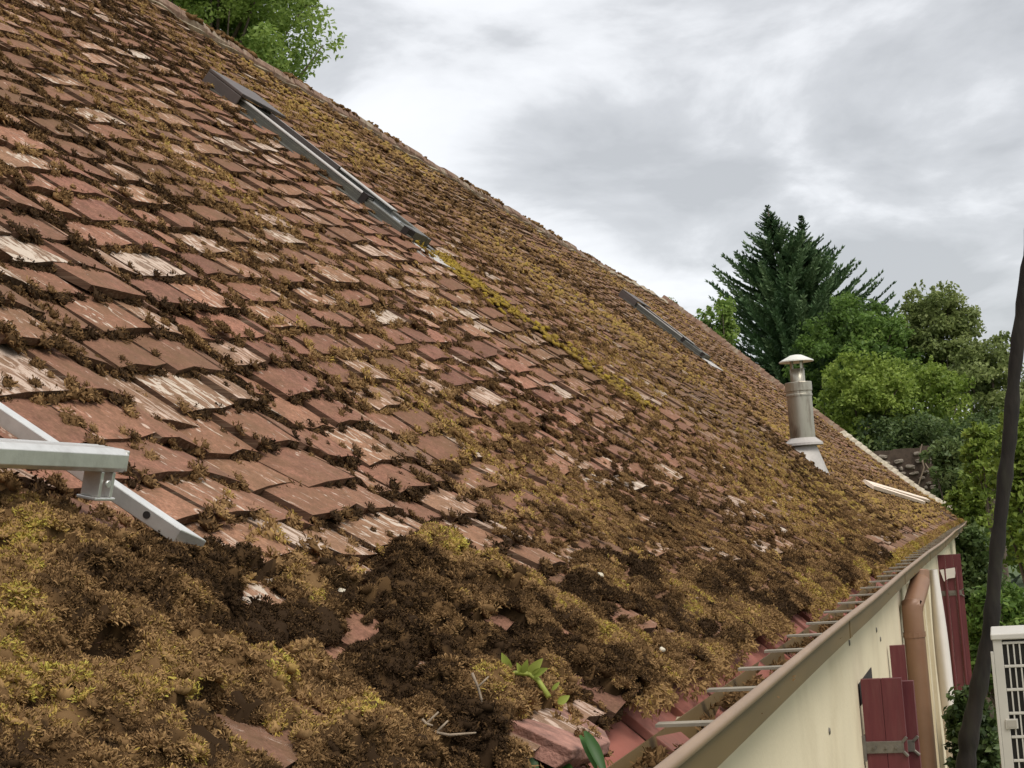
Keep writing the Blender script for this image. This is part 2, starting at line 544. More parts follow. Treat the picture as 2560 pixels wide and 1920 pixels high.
GX = np.arange(-2.0, X1 + 0.01, 0.12); GT = np.linspace(0.02, TR, 70)
gx, gt_ = np.meshgrid(GX, GT, indexing='ij')
V = surf(gx, gt_, -0.035).reshape(-1, 3)
nx, nt = len(GX), len(GT)
i, j = np.meshgrid(np.arange(nx - 1), np.arange(nt - 1), indexing='ij')
F = np.stack([i * nt + j, (i + 1) * nt + j, (i + 1) * nt + j + 1, i * nt + j + 1], -1).reshape(-1, 4)
roof = in_house(mesh_np('roof', V, F, M_DECK))
rinv = house_inv


def in_roof(o):
    o.parent = roof
    return o


# the hidden back slope
yr, zr = prof(TR)
mb = MB()
mb.add([(-2, yr + .01, zr - .03), (X1, yr + .01, zr - .03), (X1, 2 * yr - .6, -.33), (-2, 2 * yr - .6, -.33)], [(0, 1, 2, 3)])
in_house(mb.build('back_roof', M_RIDGE))

# ---- tiles
EXPO, TW, TLEN, THK = 0.108, 0.168, 0.185, 0.0165
TILT0, TILT1 = 0.038, 0.012


def tile_local(rng, w, seed):
    """top 4x3 grid, tail edge and sides; returns verts, quads, tl"""
    u = np.array([0, .33, .67, 1.0]); v = np.array([0, .45, 1.0])
    camb = rng.uniform(0.001, 0.006); wob = rng.uniform(-0.006, 0.006, 4)
    skew = rng.uniform(-0.006, 0.006)
    cut = rng.uniform(0.0, 0.004, 2)
    if rng.random() < 0.10:
        cut[rng.integers(0, 2)] += rng.uniform(0.008, 0.028)
    top = []; bot = []
    for jj, vv in enumerate(v):
        for ii, uu in enumerate(u):
            x = (uu - .5) * w
            y = vv * TLEN
            if jj == 0:
                y += wob[ii] + skew * (uu - .5) + (cut[0] if ii == 0 else cut[1] if ii == 3 else 0)
            z = TILT0 + (TILT1 - TILT0) * vv + camb * (1 - (2 * uu - 1) ** 2) - 0.003 * (1 - vv) ** 2 * rng.uniform(0, 1)
            top.append((x, y, z)); bot.append((x, y + (0.002 if jj == 0 else 0), z - THK * rng.uniform(0.85, 1.15)))
    vs = np.array(top + bot)
    q = []
    for jj in range(2):
        for ii in range(3):
            a = jj * 4 + ii
            q.append((a, a + 1, a + 5, a + 4))
    for ii in range(3):
        q.append((12 + ii, 13 + ii, ii + 1, ii))
    for jj in range(2):
        a = jj * 4
        q.append((12 + a + 4, 12 + a, a, a + 4))
        b = jj * 4 + 3
        q.append((12 + b, 12 + b + 4, b + 4, b))
    # the edges get vertices of their own, marked in 'edge'
    q = np.array(q); used = q[6:].ravel()
    vs = np.concatenate([vs, vs[used]])
    q = np.concatenate([q[:6], 24 + np.arange(len(used)).reshape(-1, 4)])
    tl = np.stack([vs[:, 0], vs[:, 1], np.full(len(vs), seed)], -1)
    tl[24:, 1] += 0.6 + vs[24:, 2] * 1.5
    return vs, q, tl


SKYLIGHTS = [(6.92, 2.58, 3.82, 0.38), (17.2, 3.12, 4.20, 0.60)]
rows = int(TR / EXPO)
tiles = []            # x, t, width, dz, roll, yaw
rng = np.random.default_rng(11)
for r in range(rows):
    t0 = r * EXPO
    x = X0 + (0.5 if r % 2 else 0) * TW + rng.uniform(-0.02, 0.02)
    while x < X1 - 0.05:
        w = TW * rng.uniform(0.93, 1.05)
        xc = x + w / 2
        slip = rng.normal(0, 0.005)
        if rng.random() < 0.035:
            slip -= rng.uniform(0.012, 0.035)
        skip = False
        for sx, ta, tb, sw in SKYLIGHTS:
            if sx - 0.02 < xc < sx + sw + 0.04 and ta + 0.02 < t0 + 0.05 < tb:
                skip = True
        if not skip:
            tiles.append((xc, t0 + slip + 0.006 * math.sin(xc * 1.7 + r), w - 0.005, rng.normal(0, 0.0022) + (0.008 if rng.random() < 0.05 else 0), rng.normal(0, 0.014), rng.normal(0, 0.014)))
        x += w
T = np.array(tiles)
ex, et, en = frame(T[:, 0], T[:, 1] + 0.05)
# random roll and yaw of each tile
er = ex * np.cos(T[:, 4])[:, None] + en * np.sin(T[:, 4])[:, None]
en2 = np.cross(er, et); en2 /= np.linalg.norm(en2, axis=1, keepdims=True)
ex2 = er * np.cos(T[:, 5])[:, None] + et * np.sin(T[:, 5])[:, None]
et2 = np.cross(en2, ex2)
P0 = surf(T[:, 0], T[:, 1], T[:, 3])
pxx, pyy, pzz = project(P0)
vis = (pxx > -20) & (pxx < 2580) & (pyy > -20) & (pyy < 1940)
cover = moss_mat_cover(T[:, 0], T[:, 1] + 0.04)
dens = moss_density(T[:, 0], T[:, 1] + 0.05)
order = np.argsort(np.where(vis & (cover < 0.3), pzz, 1e9))
single = set(order[:296].tolist())
variants = []
for k in range(14):
    vs, q, tl = tile_local(rng, TW - 0.005, k * 1.37)
    me = bpy.data.meshes.new('tile')
    me.from_pydata(vs.tolist(), [], q.tolist())
    a = me.attributes.new('tl', 'FLOAT_VECTOR', 'POINT')
    a.data.foreach_set('vector', tl.astype(np.float32).ravel())
    me.materials.append(M_TILE)
    me.update()
    variants.append(me)
SV, SF, ST, nb = [], [], [], 0
for k in range(len(T)):
    if k in single:
        o = bpy.data.objects.new('tile', variants[int(rng.integers(0, 14))])
        COL.objects.link(o)
        o.parent = roof
        sx_ = T[k, 2] / (TW - 0.005)
        a, b_, c_ = ex2[k] * sx_, et2[k], en2[k]
        M = Matrix(((a[0], b_[0], c_[0], P0[k, 0]), (a[1], b_[1], c_[1], P0[k, 1]), (a[2], b_[2], c_[2], P0[k, 2]), (0, 0, 0, 1)))
        o.matrix_basis = M
    else:
        vs, q, tl = tile_local(rng, T[k, 2], rng.uniform(0, 90))
        SV.append(P0[k] + vs[:, :1] * ex2[k] + vs[:, 1:2] * et2[k] + vs[:, 2:3] * en2[k])
        SF.append(q + nb); ST.append(tl); nb += len(vs)
field = mesh_np('tile_field', np.concatenate(SV), np.concatenate(SF), M_TILE, roof, {'tl': ('FLOAT_VECTOR', np.concatenate(ST))})
field['kind'] = 'stuff'

# ---- red undercourse tiles that hang out below the mossy edge
x = 0.7
k = 0
while x < 20:
    w = 0.20 * rng.uniform(0.94, 1.05)
    t1 = 0.07; t0 = -0.132 + rng.uniform(-0.012, 0.012)
    xc = x + w / 2
    a, b_, c_ = frame(np.array([xc]), np.array([0.02]))
    p = surf(xc, 0.0, -0.014 + rng.uniform(-0.003, 0.003))
    rl = rng.normal(0, 0.03)
    ux = a[0] * math.cos(rl) + c_[0] * math.sin(rl)
    uy = b_[0] * math.cos(-0.10) + c_[0] * math.sin(-0.10) * -1.0
    uz = np.cross(ux, uy)
    mb = MB()
    M = Matrix(((ux[0], uy[0], uz[0], p[0]), (ux[1], uy[1], uz[1], p[1]), (ux[2], uy[2], uz[2], p[2]), (0, 0, 0, 1)))
    mb.box(-w / 2 + .003, w / 2 - .003, t0, t1, -0.016, 0, M)
    if x < 11:
        o = mb.build('undercourse_tile', M_RED, roof, bevel=0.002)
    else:
        o = mb.build('undercourse_tile', M_RED, roof)
    x += w
    k += 1

# ---- ridge tiles
x = 5.0
while x < X1 - 0.1:
    L_ = 0.36 * rng.uniform(0.95, 1.05)
    h = float(undul(x + L_ / 2, TR)) + rng.uniform(-0.012, 0.012)
    pr = []
    for q_ in range(9):
        an = math.pi * (q_ / 8)
        pr.append((yr + 0.13 * math.cos(an), zr + h - 0.02 + 0.085 * math.sin(an) ** 0.8))
    pr += [(yr - 0.11, zr + h - 0.07), (yr + 0.11, zr + h - 0.07)]
    mb = MB()
    mb.prism(pr, x, x + L_ - 0.012)
    o = mb.build('ridge_tile', M_RIDGE, roof)
    x += L_
# mortar bedding under the ridge tiles, ragged
mb = MB()
xs = np.arange(5.0, X1 - .1, 0.06)
lo = [surf(xx, TR - 0.10 - 0.06 * fbm(xx * 4, 1.0, 3, 3), 0.052) for xx in xs]
hi = [surf(xx, TR - 0.015, 0.062 + 0.01 * math.sin(xx * 9)) for xx in xs]
lo2 = [surf(xx, TR - 0.10 - 0.06 * fbm(xx * 4, 1.0, 3, 3), 0.0) for xx in xs]
vv = lo + hi + lo2
n_ = len(xs)
mb.add(vv, [(i, i + 1, n_ + i + 1, n_ + i) for i in range(n_ - 1)] + [(2 * n_ + i, 2 * n_ + i + 1, i + 1, i) for i in range(n_ - 1)])
mb.build('ridge_mortar', simple_mat('ridge_bedding', (0.27, 0.21, 0.14), 0.95, var=0.35, scale=16, bump=0.6, dirt=(0.42, 0.38, 0.29), dirt_scale=7, dirt_amt=0.7), roof)
# mortar fillet down the far gable edge
for t0_, t1_, vm in ((0.15, 2.3, M_MORTAR), (2.3, TR - .03, M_RIDGE)):
  mb = MB()
  for t_ in np.arange(t0_, t1_, 0.10):
    w_ = rng.uniform(0.05, 0.09)
    p = [surf(X1 - 0.09, t_, 0.02), surf(X1 + w_, t_, -0.02), surf(X1 + w_, t_ + .1, -0.02), surf(X1 - 0.09, t_ + .1, 0.02)]
    q_ = [surf(X1 - 0.05 + rng.uniform(-.02, .0), t_, 0.105 + rng.uniform(0, .02)), surf(X1 + w_, t_, 0.095), surf(X1 + w_, t_ + .1, 0.095), surf(X1 - 0.05, t_ + .1, 0.105)]
    mb.add(p + q_, [(4, 5, 6, 7), (0, 1, 5, 4), (1, 2, 6, 5), (2, 3, 7, 6), (3, 0, 4, 7)])
  mb.build('verge_mortar', vm, roof)

# ---- walls
WY = 0.56
mb = MB()
OX0, OX1, OZ0, OZ1 = 6.13, 7.62, -2.0, -0.84
mb.box(-2, OX0, WY, WY + .35, -3, -.36)
mb.box(OX1, X1 - .02, WY, WY + .35, -3, -.36)
mb.box(OX0, OX1, WY, WY + .35, -3, OZ0)
mb.box(OX0, OX1, WY, WY + .35, OZ1, -.36)
yb = 2 * yr - WY
mb.add([(X1 - .02, WY + .36, -3), (X1 - .02, yb, -3), (X1 - .02, yb, -.36), (X1 - .02, yr, zr - .1), (X1 - .02, WY + .36, -.36)], [(0, 1, 2, 3, 4)])
mb.add([(-2, WY + .36, -3), (-2, yb, -3), (-2, yb, -.36), (-2, yr, zr - .1), (-2, WY + .36, -.36)], [(0, 1, 2, 3, 4)])
mb.box(-2, X1 - .03, yb - .3, yb, -3, -.36)
in_house(mb.build('wall', M_CREAM))
# window behind the folded shutters
mb = MB(); mb.box(OX0 + .002, OX1 - .002, WY + .22, WY + .25, OZ0, OZ1)
win = in_house(mb.build('window', M_DARK))
mb = MB()
for a0, a1, c0, c1 in ((OX0, OX0 + .07, OZ0, OZ1), (OX1 - .07, OX1, OZ0, OZ1), (OX0 + .07, OX1 - .07, OZ0, OZ0 + .07), (OX0 + .07, OX1 - .07, OZ1 - .07, OZ1), (6.84, 6.91, OZ0 + .07, OZ1 - .07)):
    mb.box(a0 + .003, a1 - .003, WY + .16, WY + .215, c0 + .003, c1 - .003)
o = mb.build('window_frame', M_BURG, win)
# dents and bolt holes in the render
for px_, py_, Xd in ((2072, 1828, 5.0), (2122, 1607, 5.9), (2200, 1598, 7.2), (2190, 1575, 7.0)):
    r_ = AX @ np.array([px_ - 1280., py_ - 960., FPX]); p = r_ * (WY / r_[1])
    mb = MB()
    mb.lathe([(0.012, 0.0), (0.009, 0.004), (0.0, 0.0045)], (0, 0, 0), 8)
    o = mb.build('wall_bolt', M_IRON)
    o.rotation_euler = (math.pi / 2, 0, 0)
    o.location = Vector((p[0], WY - .001, p[2])) - Vector(house.location)
    o.parent = house


def shutter_leaf(name, X, ztop, zbot, width, ang, strap_z, label=None, thick=0.032):
    """a narrow folding shutter leaf hinged on the wall at X and standing out from it"""
    e = empty(name, Vector((X, WY - .012, zbot)) - Vector(house.location), house)
    e.rotation_euler = (0, 0, ang)
    H = ztop - zbot
    np_ = 1 if width < 0.1 else 2 if width < 0.2 else 3
    for k in range(np_):
        mb = MB()
        a0 = -width + k * width / np_; a1 = a0 + width / np_
        mb.box(0, thick, a0 + .0007, a1 - .0007, 0, H)
        mb.build('plank', M_BURG, e, bevel=0.0008)
    for z_ in strap_z:
        mb = MB()
        mb.box(-.006, -.0005, -width * .92, 0.004, z_ - zbot - .022, z_ - zbot + .022)
        s_ = mb.build('strap_hinge', M_IRON, e, bevel=0.0015)
        mb = MB()
        for yy in (-.03, -.075, -.11):
            mb.tube([(-.0055, yy, z_ - zbot), (-.011, yy, z_ - zbot)], 0.006, 8)
        mb.tube([(-.003, .008, z_ - zbot - .05), (-.003, .008, z_ - zbot + .045)], 0.009, 8)
        mb.tube([(-.003, -width * .9, z_ - zbot + .018), (-.003, -width * 1.0, z_ - zbot + .035)], 0.006, 6)
        mb.tube([(-.003, -width * .9, z_ - zbot - .018), (-.003, -width * 1.0, z_ - zbot - .035)], 0.006, 6)
        mb.build('hinge_pin', M_IRON, e)
    if label:
        e['label'] = label
    return e


shutter_leaf('shutter', 6.07, -0.635, -2.0, 0.150, 0.0, (-0.885, -1.75))
shutter_leaf('shutter', 6.20, -0.66, -2.0, 0.185, -0.06, (-0.9,))
shutter_leaf('shutter', 7.72, -0.655, -2.0, 0.072, 0.05, ())
# broken plaster notch above the near leaf; a dark slab paints its shade
mb = MB(); mb.box(6.10, 6.72, WY - .004, WY + .02, -0.735, -0.655)
in_house(mb.build('dark_notch', M_DARK))
# shutter catch sticking out of the wall
mb = MB(); mb.box(4.66, 4.70, WY - .055, WY - .001, -.90, -.745)
in_house(mb.build('shutter_catch', simple_mat('catch_brown', (0.10, 0.06, 0.045), 0.7), bevel=0.004))

# door recess farther along: posts, boards and a rolled white curtain
mb = MB()
for xa, ya in ((9.75, .02), (10.35, .03), (11.1, .03), (11.5, .045)):
    mb.box(xa, xa + .14, WY - ya, WY - .001, -3, -.47)
in_house(mb.build('door_frame', M_CREAM))
mb = MB()
for xa in (9.98, 10.62, 11.33):
    mb.box(xa, xa + .035, WY - .006, WY + .002, -2.9, -.5)
in_house(mb.build('door_gap', M_DARK))
mb = MB()
for z_ in (-.78, -1.55, -1.85):
    mb.box(9.60, 9.72, WY - .03, WY - .001, z_ - .06, z_ + .02)
in_house(mb.build('door_hinge', M_IRON))
d = shutter_leaf('door_shutter', 14.6, -0.46, -2.12, 0.20, 0.0, (-0.8, -1.8), 'taller burgundy leaf at the far door')
mb = MB()
for dy in (-.055, -.15):
    mb.tube([(-.012, dy, 0.05), (-.012, dy, 1.55)], 0.012, 6)
mb.build('moulding', M_BURG, d)
mb = MB()
mb.add([(-.02, -.012, 1.53), (-.02, -.155, 1.545), (-.02, -.135, 1.455), (-.02, -.08, 1.45), (-.02, -.04, 1.425), (-.012, -.012, 1.53), (-.012, -.155, 1.545), (-.012, -.135, 1.455), (-.012, -.08, 1.45), (-.012, -.04, 1.425)],
       [(0, 1, 2, 3, 4), (9, 8, 7, 6, 5), (0, 5, 6, 1), (1, 6, 7, 2), (2, 7, 8, 3), (3, 8, 9, 4), (4, 9, 5, 0)])
mb.build('torn_notice', M_SHEET, d)

# curtain hanging in the doorway (a cloth of its own)
mb = MB()
zs = np.linspace(-.50, -2.35, 26)
n = 12
vs = []
for i_, z_ in enumerate(zs):
    f_ = i_ / 25
    wd = 0.035 + 0.05 * f_ + 0.012 * math.sin(6 * f_)
    for k in range(n):
        an = 2 * math.pi * k / n
        rr = 1 + 0.22 * math.sin(3 * an + 1.5 * f_)
        vs.append((12.5 + 0.05 * rr * math.sin(an), WY - 0.052 - 0.035 * f_ + wd * .8 * rr * math.cos(an), z_))
fs = [(i_ * n + k, i_ * n + (k + 1) % n, (i_ + 1) * n + (k + 1) % n, (i_ + 1) * n + k) for i_ in range(25) for k in range(n)]
mb.add(vs, fs)
o = mb.build('door_curtain', M_SHEET, smooth_=True)
tag(o, 'white cloth curtain gathered beside the far burgundy door leaf', 'curtain')

# ---- gutter
def gwob(x):
    return 0.0015 * math.sin(x * 1.9) + 0.002 * math.sin(x * 0.7 + 1), 0.003 * math.sin(x * 0.8 + 0.4) + 0.022 * float(smooth(21, 26, x)) - 0.012 * (1 - float(smooth(1.5, 5, x)))


gp = [(.557, -.330), (.551, -.372), (.53, -.377), (.468, -.377), (.452, -.371), (.449, -.314), (.446, -.314), (.4485, -.373), (.467, -.3805), (.532, -.3805), (.5545, -.374), (.559, -.330)]
mb = MB(); mb.prism(gp, 0.4, 26.3, steps=90, wob=gwob)
gutter = in_house(mb.build('gutter', M_GUTTER))
mb = MB()
mb.tube([(x_, .444 + gwob(x_)[0], -.310 + gwob(x_)[1]) for x_ in np.linspace(.4, 26.3, 91)], 0.0105, 8)
mb.build('lip', M_LIP, gutter, smooth_=True)
strap_x = [1.55, 2.01, 2.47, 2.93, 3.30, 3.69, 4.10, 4.52, 4.98, 5.42, 5.86, 6.35]
while strap_x[-1] < 24:
    strap_x.append(strap_x[-1] + 0.46 + rng.uniform(-.03, .03))
me = None
for x_ in strap_x:
    mb = MB()
    dy, dz = gwob(x_)
    mb.box(-.016, .016, -.004, .095, -.0025, .0025, Matrix.Translation((x_, .448 + dy, -.308 + dz)) @ Matrix.Rotation(rng.uniform(-.06, .06), 4, 'Z'))
    o = mb.build('gutter_strap', M_STRAP, gutter)
for x_ in (1.72, 4.75, 7.75, 10.8, 14.0):
    mb = MB(); dy, dz = gwob(x_)
    mb.prism([(y + dy + (-.0025 if y < .46 else 0), z + dz - (.003 if z < -.38 else 0)) for y, z in gp], x_, x_ + .07)
    mb.build('joint_sleeve', M_GUTTER, gutter)
# end cap and swan-neck at the far end
mb = MB(); mb.tube([(26.0, .50, -.42), (26.0, .50, -.50), (25.8, .53, -.62), (25.7, .57, -.8), (25.7, .57, -3)], 0.06, 10)
mb.build('far_outlet', M_GALV, gutter, smooth_=True)

# ---- downpipe
path = [(9.30, .455, -.375), (9.28, .456, -.43), (9.22, .460, -.455), (9.00, .484, -.535), (8.93, .490, -.565), (8.90, .492, -.61), (8.90, .492, -1.6), (8.90, .492, -3.0)]
sm = []
for k in range(len(path) - 1):
    a0, a1, a2, a3 = (np.array(path[max(0, min(len(path) - 1, q))]) for q in (k - 1, k, k + 1, k + 2))
    for f in np.linspace(0, 1, 6, endpoint=False):
        sm.append(.5 * (2 * a1 + (a2 - a0) * f + (2 * a0 - 5 * a1 + 4 * a2 - a3) * f * f + (3 * a1 - a0 - 3 * a2 + a3) * f ** 3))
sm.append(np.array(path[-1]))
mb = MB(); mb.tube(sm, .056, 16)
pipe = in_house(mb.build('downpipe', M_COPPER, smooth_=True))
mb = MB()
for z_ in (-.70, -1.75):
    mb.lathe([(.057, -.014), (.061, -.014), (.061, .014), (.057, .014)], (8.90, .492, z_), 14)
mb.build('pipe_bracket', M_COPPER, pipe)

# ---- skylights
def skylight(x, ta, tb, w):
    e = empty('skylight', Vector((0, 0, 0)) - Vector(house.location), house)
    tm = (ta + tb) / 2
    y0, z0 = prof(ta); y1, z1 = prof(tb)
    s = math.atan2(z1 - z0, y1 - y0)
    h0 = 0.042
    O = Vector((x, float(y0) - math.sin(s) * h0, float(z0) + math.cos(s) * h0))
    M = Matrix.Translation(O) @ Matrix(((1, 0, 0, 0), (0, math.cos(s), -math.sin(s), 0), (0, math.sin(s), math.cos(s), 0), (0, 0, 0, 1)))
    Lh = tb - ta
    mb = MB()
    for a0, a1 in ((0, .055), (w - .055, w)):
        mb.box(a0, a1, .06, Lh - .02, -.05, .046, M)
    mb.box(.055, w - .055, .06, .12, -.05, .050, M)
    mb.box(.055, w - .055, Lh - .10, Lh - .02, -.05, .050, M)
    mb.build('window_frame', M_SKYF, e, bevel=0.004)
    mb = MB(); mb.box(.056, w - .056, .121, Lh - .101, .030, .036, M)
    mb.build('glass', M_GLASS, e)
    mb = MB()
    mb.box(-.085, -.004, .0, Lh + .05, -.02, .008, M)
    mb.box(-.012, -.0005, .0, Lh - .02, -.05, .030, M)
    mb.box(w + .004, w + .085, .0, Lh + .05, -.02, .008, M)
    mb.build('flashing', M_SKYF, e)
    mb = MB()
    mb.box(-.002, .062, .30, Lh - .02, .0465, .056, M)
    mb.box(w - .062, w + .002, .30, Lh - .02, .0465, .056, M)
    mb.build('side_cover', M_ZINC, e, bevel=0.003)
    mb = MB()
    mb.box(-.055, w + .055, Lh - .10, Lh + .13, .065, .082, M)
    mb.box(-.055, -.045, Lh - .10, Lh + .13, -.02, .0649, M)
    mb.build('top_hood', M_SKYB, e, bevel=0.004)
    mb = MB()
    mb.box(.25, .27, Lh - .60, Lh - .12, .0370, .064, M)
    mb.build('vent_flap', M_SKYB, e)
    for qa, qb, qh in ((.30, .335, .062), (.028, .060, .056)):
        mb = MB(); mb.box(-.016, .07, qa, qb, -.03, qh, M)
        mb.build('corner_clip', M_DARK, e)
    mb = MB(); mb.box(-.085, w + .085, -.14, .028, -.010, .004, M)
    mb.build('apron', M_ZINC, e)
    return e


skylight(*SKYLIGHTS[0])
skylight(*SKYLIGHTS[1])

# ---- flue pipe
FX, FY, FZ = 13.5, 1.515, 0.60
flue = empty('flue_pipe', Vector((FX, FY, FZ)) - Vector(house.location), house)
mb = MB()
n = 26
ring0, ring1 = [], []
for k in range(n):
    an = 2 * math.pi * k / n
    ring1.append((0.108 * math.cos(an), 0.108 * math.sin(an), -.035))
    bx, by = 0.20 * math.cos(an), 0.185 * math.sin(an) - 0.03
    yy = FY + by
    # height of the roof under the skirt
    t_ = TB + (yy - (EAVE[0] + TB * math.cos(S1))) / math.cos(S2)
    p = surf(FX + bx, t_, 0.04)
    ring0.append((bx, by, float(p[2]) - FZ))
mb.add(ring0 + ring1, [(k, (k + 1) % n, n + (k + 1) % n, n + k) for k in range(n)])
mb.build('skirt', M_ZINC, flue, smooth_=True)
mb = MB(); mb.lathe([(.106, .0), (.165, -.045), (.168, -.065), (.11, -.035)], (0, 0, 0.03), 28)
mb.build('storm_collar', M_ZINC, flue)
mb = MB(); mb.lathe([(.106, -.02), (.106, .39)], (0, 0, 0), 28)
mb.build('outer_pipe', M_GALV, flue, smooth_=True)
mb = MB(); mb.lathe([(.107, .385), (.112, .385), (.112, .40), (.108, .405), (.108, .425), (.114, .43), (.114, .50), (.112, .505), (.06, .505)], (0, 0, 0), 28)
mb.build('joint_band', M_GALV, flue)
mb = MB(); mb.lathe([(.062, .49), (.062, .62), (.056, .62), (.056, .52)], (0, 0, 0), 24)
mb.build('inner_pipe', M_GALV, flue, smooth_=True)
for k in range(4):
    an = math.pi / 4 + k * math.pi / 2
    mb = MB(); mb.box(-.012, .012, .058, .061, .52, .70, Matrix.Rotation(an, 4, 'Z'))
    mb.build('cap_post', M_GALV, flue)
mb = MB(); mb.lathe([(.0, .745), (.05, .738), (.145, .690), (.147, .680), (.13, .682), (.0, .70)], (0, 0, 0), 28)
mb.build('cap', M_CAP, flue)

# ------------------------------------------------------------------ moss
def tufts(P, N, size, shade, rng, nfr=12, flat=0.9, lean=None, width=0.16, curl=0.6):
    """fronds: each one a bent tapering blade (a quad and a point, 3 triangles)"""
    n = len(P)
    a = rng.normal(size=(n, nfr, 3))
    d = a + N[:, None, :] * flat
    if lean is not None:
        d = d + lean[:, None, :]
    d /= np.linalg.norm(d, axis=2, keepdims=True)
    side = np.cross(d, rng.normal(size=(n, nfr, 3)))
    side /= np.linalg.norm(side, axis=2, keepdims=True) + 1e-9
    bend = np.cross(side, d)
    L_ = size[:, None, None] * rng.uniform(0.55, 1.25, (n, nfr, 1))
    W = L_ * width * rng.uniform(0.7, 1.4, (n, nfr, 1))
    root = P[:, None, :] + rng.normal(size=(n, nfr, 3)) * size[:, None, None] * 0.28
    m = root + d * L_ * 0.55 + bend * L_ * 0.06
    tip = root + d * L_ * 0.92 + bend * L_ * curl * rng.uniform(-0.2, 1.0, (n, nfr, 1))
    V = np.stack([root - side * W * .5, root + side * W * .5, m + side * W * .62, m - side * W * .62, tip], 2).reshape(-1, 3)
    b = (np.arange(n * nfr) * 5)[:, None]
    F = np.concatenate([b + np.array([[0, 1, 2]]), b + np.array([[0, 2, 3]]), b + np.array([[3, 2, 4]])], 0)
    S = np.clip(shade[:, None, None] + rng.normal(0, 0.07, (n, nfr, 1)), 0, 1) * np.ones((1, 1, 5))
    return V, F, S.reshape(-1)


def ico():
    import bmesh
    bm = bmesh.new(); bmesh.ops.create_icosphere(bm, subdivisions=1, radius=1)
    v = np.array([x.co[:] for x in bm.verts]); f = np.array([[q.index for q in p.verts] for p in bm.faces]); bm.free()
    return v, f


def ico2():
    import bmesh
    bm = bmesh.new(); bmesh.ops.create_icosphere(bm, subdivisions=2, radius=1)
    v = np.array([x.co[:] for x in bm.verts]); f = np.array([[q.index for q in p.verts] for p in bm.faces]); bm.free()
    return v, f


ICOV, ICOF = ico()
ICOV2, ICOF2 = ico2()


def blobs(P, A, B, C, size, shade, rng, jit=0.28, big=False):
    """lumpy cushions; A, B, C are the local axes"""
    iv, if_ = (ICOV2, ICOF2) if big else (ICOV, ICOF)
    n = len(P)
    r = 1 + jit * rng.normal(size=(n, len(iv)))
    v = iv[None] * r[:, :, None]
    W = P[:, None, :] + size[:, None, None] * (v[:, :, :1] * A[:, None, :] + v[:, :, 1:2] * B[:, None, :] + v[:, :, 2:3] * C[:, None, :])
    F = (if_[None] + (np.arange(n) * len(iv))[:, None, None]).reshape(-1, 3)
    S = np.clip(shade[:, None] + rng.normal(0, 0.08, (n, len(iv))), 0, 1)
    return W.reshape(-1, 3), F, S.reshape(-1)


def join(parts):
    V, F, S, b = [], [], [], 0
    for v, f, s in parts:
        V.append(v); F.append(f + b); S.append(s); b += len(v)
    return np.concatenate(V), np.concatenate(F), np.concatenate(S)


# moss colour for scattered cushions: the cushion's shade plus each frond's own
def moss_scatter_mat():
    m, t, b = new_mat('moss_cushions')
    L = t.links.new
    a = nd(t, 'ShaderNodeAttribute', attribute_name='shade', attribute_type='INSTANCER')
    v = nd(t, 'ShaderNodeAttribute', attribute_name='frond')
    f = math_n(t, 'ADD', a.outputs['Fac'], v.outputs['Fac'])
    c = ramp(t, f, MOSS_STOPS)
    L(c, b.inputs['Base Color'])
    b.inputs['Roughness'].default_value = 0.95
    b.inputs['Specular IOR Level'].default_value = 0.04
    return m


M_CUSH = moss_scatter_mat()


def proto(k, nfr, flatness, length, width):
    rg = np.random.default_rng(900 + k)
    r = np.sqrt(rg.random(nfr)); an = rg.uniform(0, 2 * math.pi, nfr)
    root = np.stack([r * np.cos(an), r * np.sin(an), flatness * (1 - r ** 2) * .8 - .12], -1)
    out = np.stack([np.cos(an) * r, np.sin(an) * r, np.full(nfr, .75)], -1) + rg.normal(0, .55, (nfr, 3))
    d = out / np.linalg.norm(out, axis=1, keepdims=True)
    sd = np.cross(d, rg.normal(size=(nfr, 3))); sd /= np.linalg.norm(sd, axis=1, keepdims=True)
    bd = np.cross(sd, d)
    Ln = (length * rg.uniform(.6, 1.3, nfr))[:, None]; W = Ln * width * rg.uniform(.7, 1.3, (nfr, 1))
    cu = rg.uniform(-.3, 1.1, (nfr, 1))
    p1 = root + d * Ln * .5 + bd * Ln * .08 * cu
    p2 = root + d * Ln * .80 + bd * Ln * .38 * cu
    p3 = root + d * Ln * .92 + bd * Ln * .80 * cu
    V = np.stack([root - sd * W * .4, root + sd * W * .4, p1 + sd * W * .55, p1 - sd * W * .55, p2 + sd * W * .45, p2 - sd * W * .45, p3], 1).reshape(-1, 3)
    b = (np.arange(nfr) * 7)[:, None]
    F = np.concatenate([b + np.array([[q]]).reshape(1, 3) for q in ((0, 1, 2), (0, 2, 3), (3, 2, 4), (3, 4, 5), (5, 4, 6))], 0)
    fr = np.repeat(rg.normal(0, .10, nfr), 7)
    iv = ICOV * (1 + .2 * rg.normal(size=(len(ICOV), 1))) * np.array([.85, .85, flatness * .7])
    F = np.concatenate([F, ICOF + len(V)]); V = np.concatenate([V, iv]); fr = np.concatenate([fr, np.full(len(iv), -.16)])
    o = mesh_np('moss_cushion', V, F, M_CUSH, None, {'frond': ('FLOAT', fr)})
    COL.objects.unlink(o)
    return o


PROTOS = [proto(k, 120, .55, .40, .24) for k in range(6)]
PROTOS_S = [proto(10 + k, 48, .70, .56, .26) for k in range(6)]


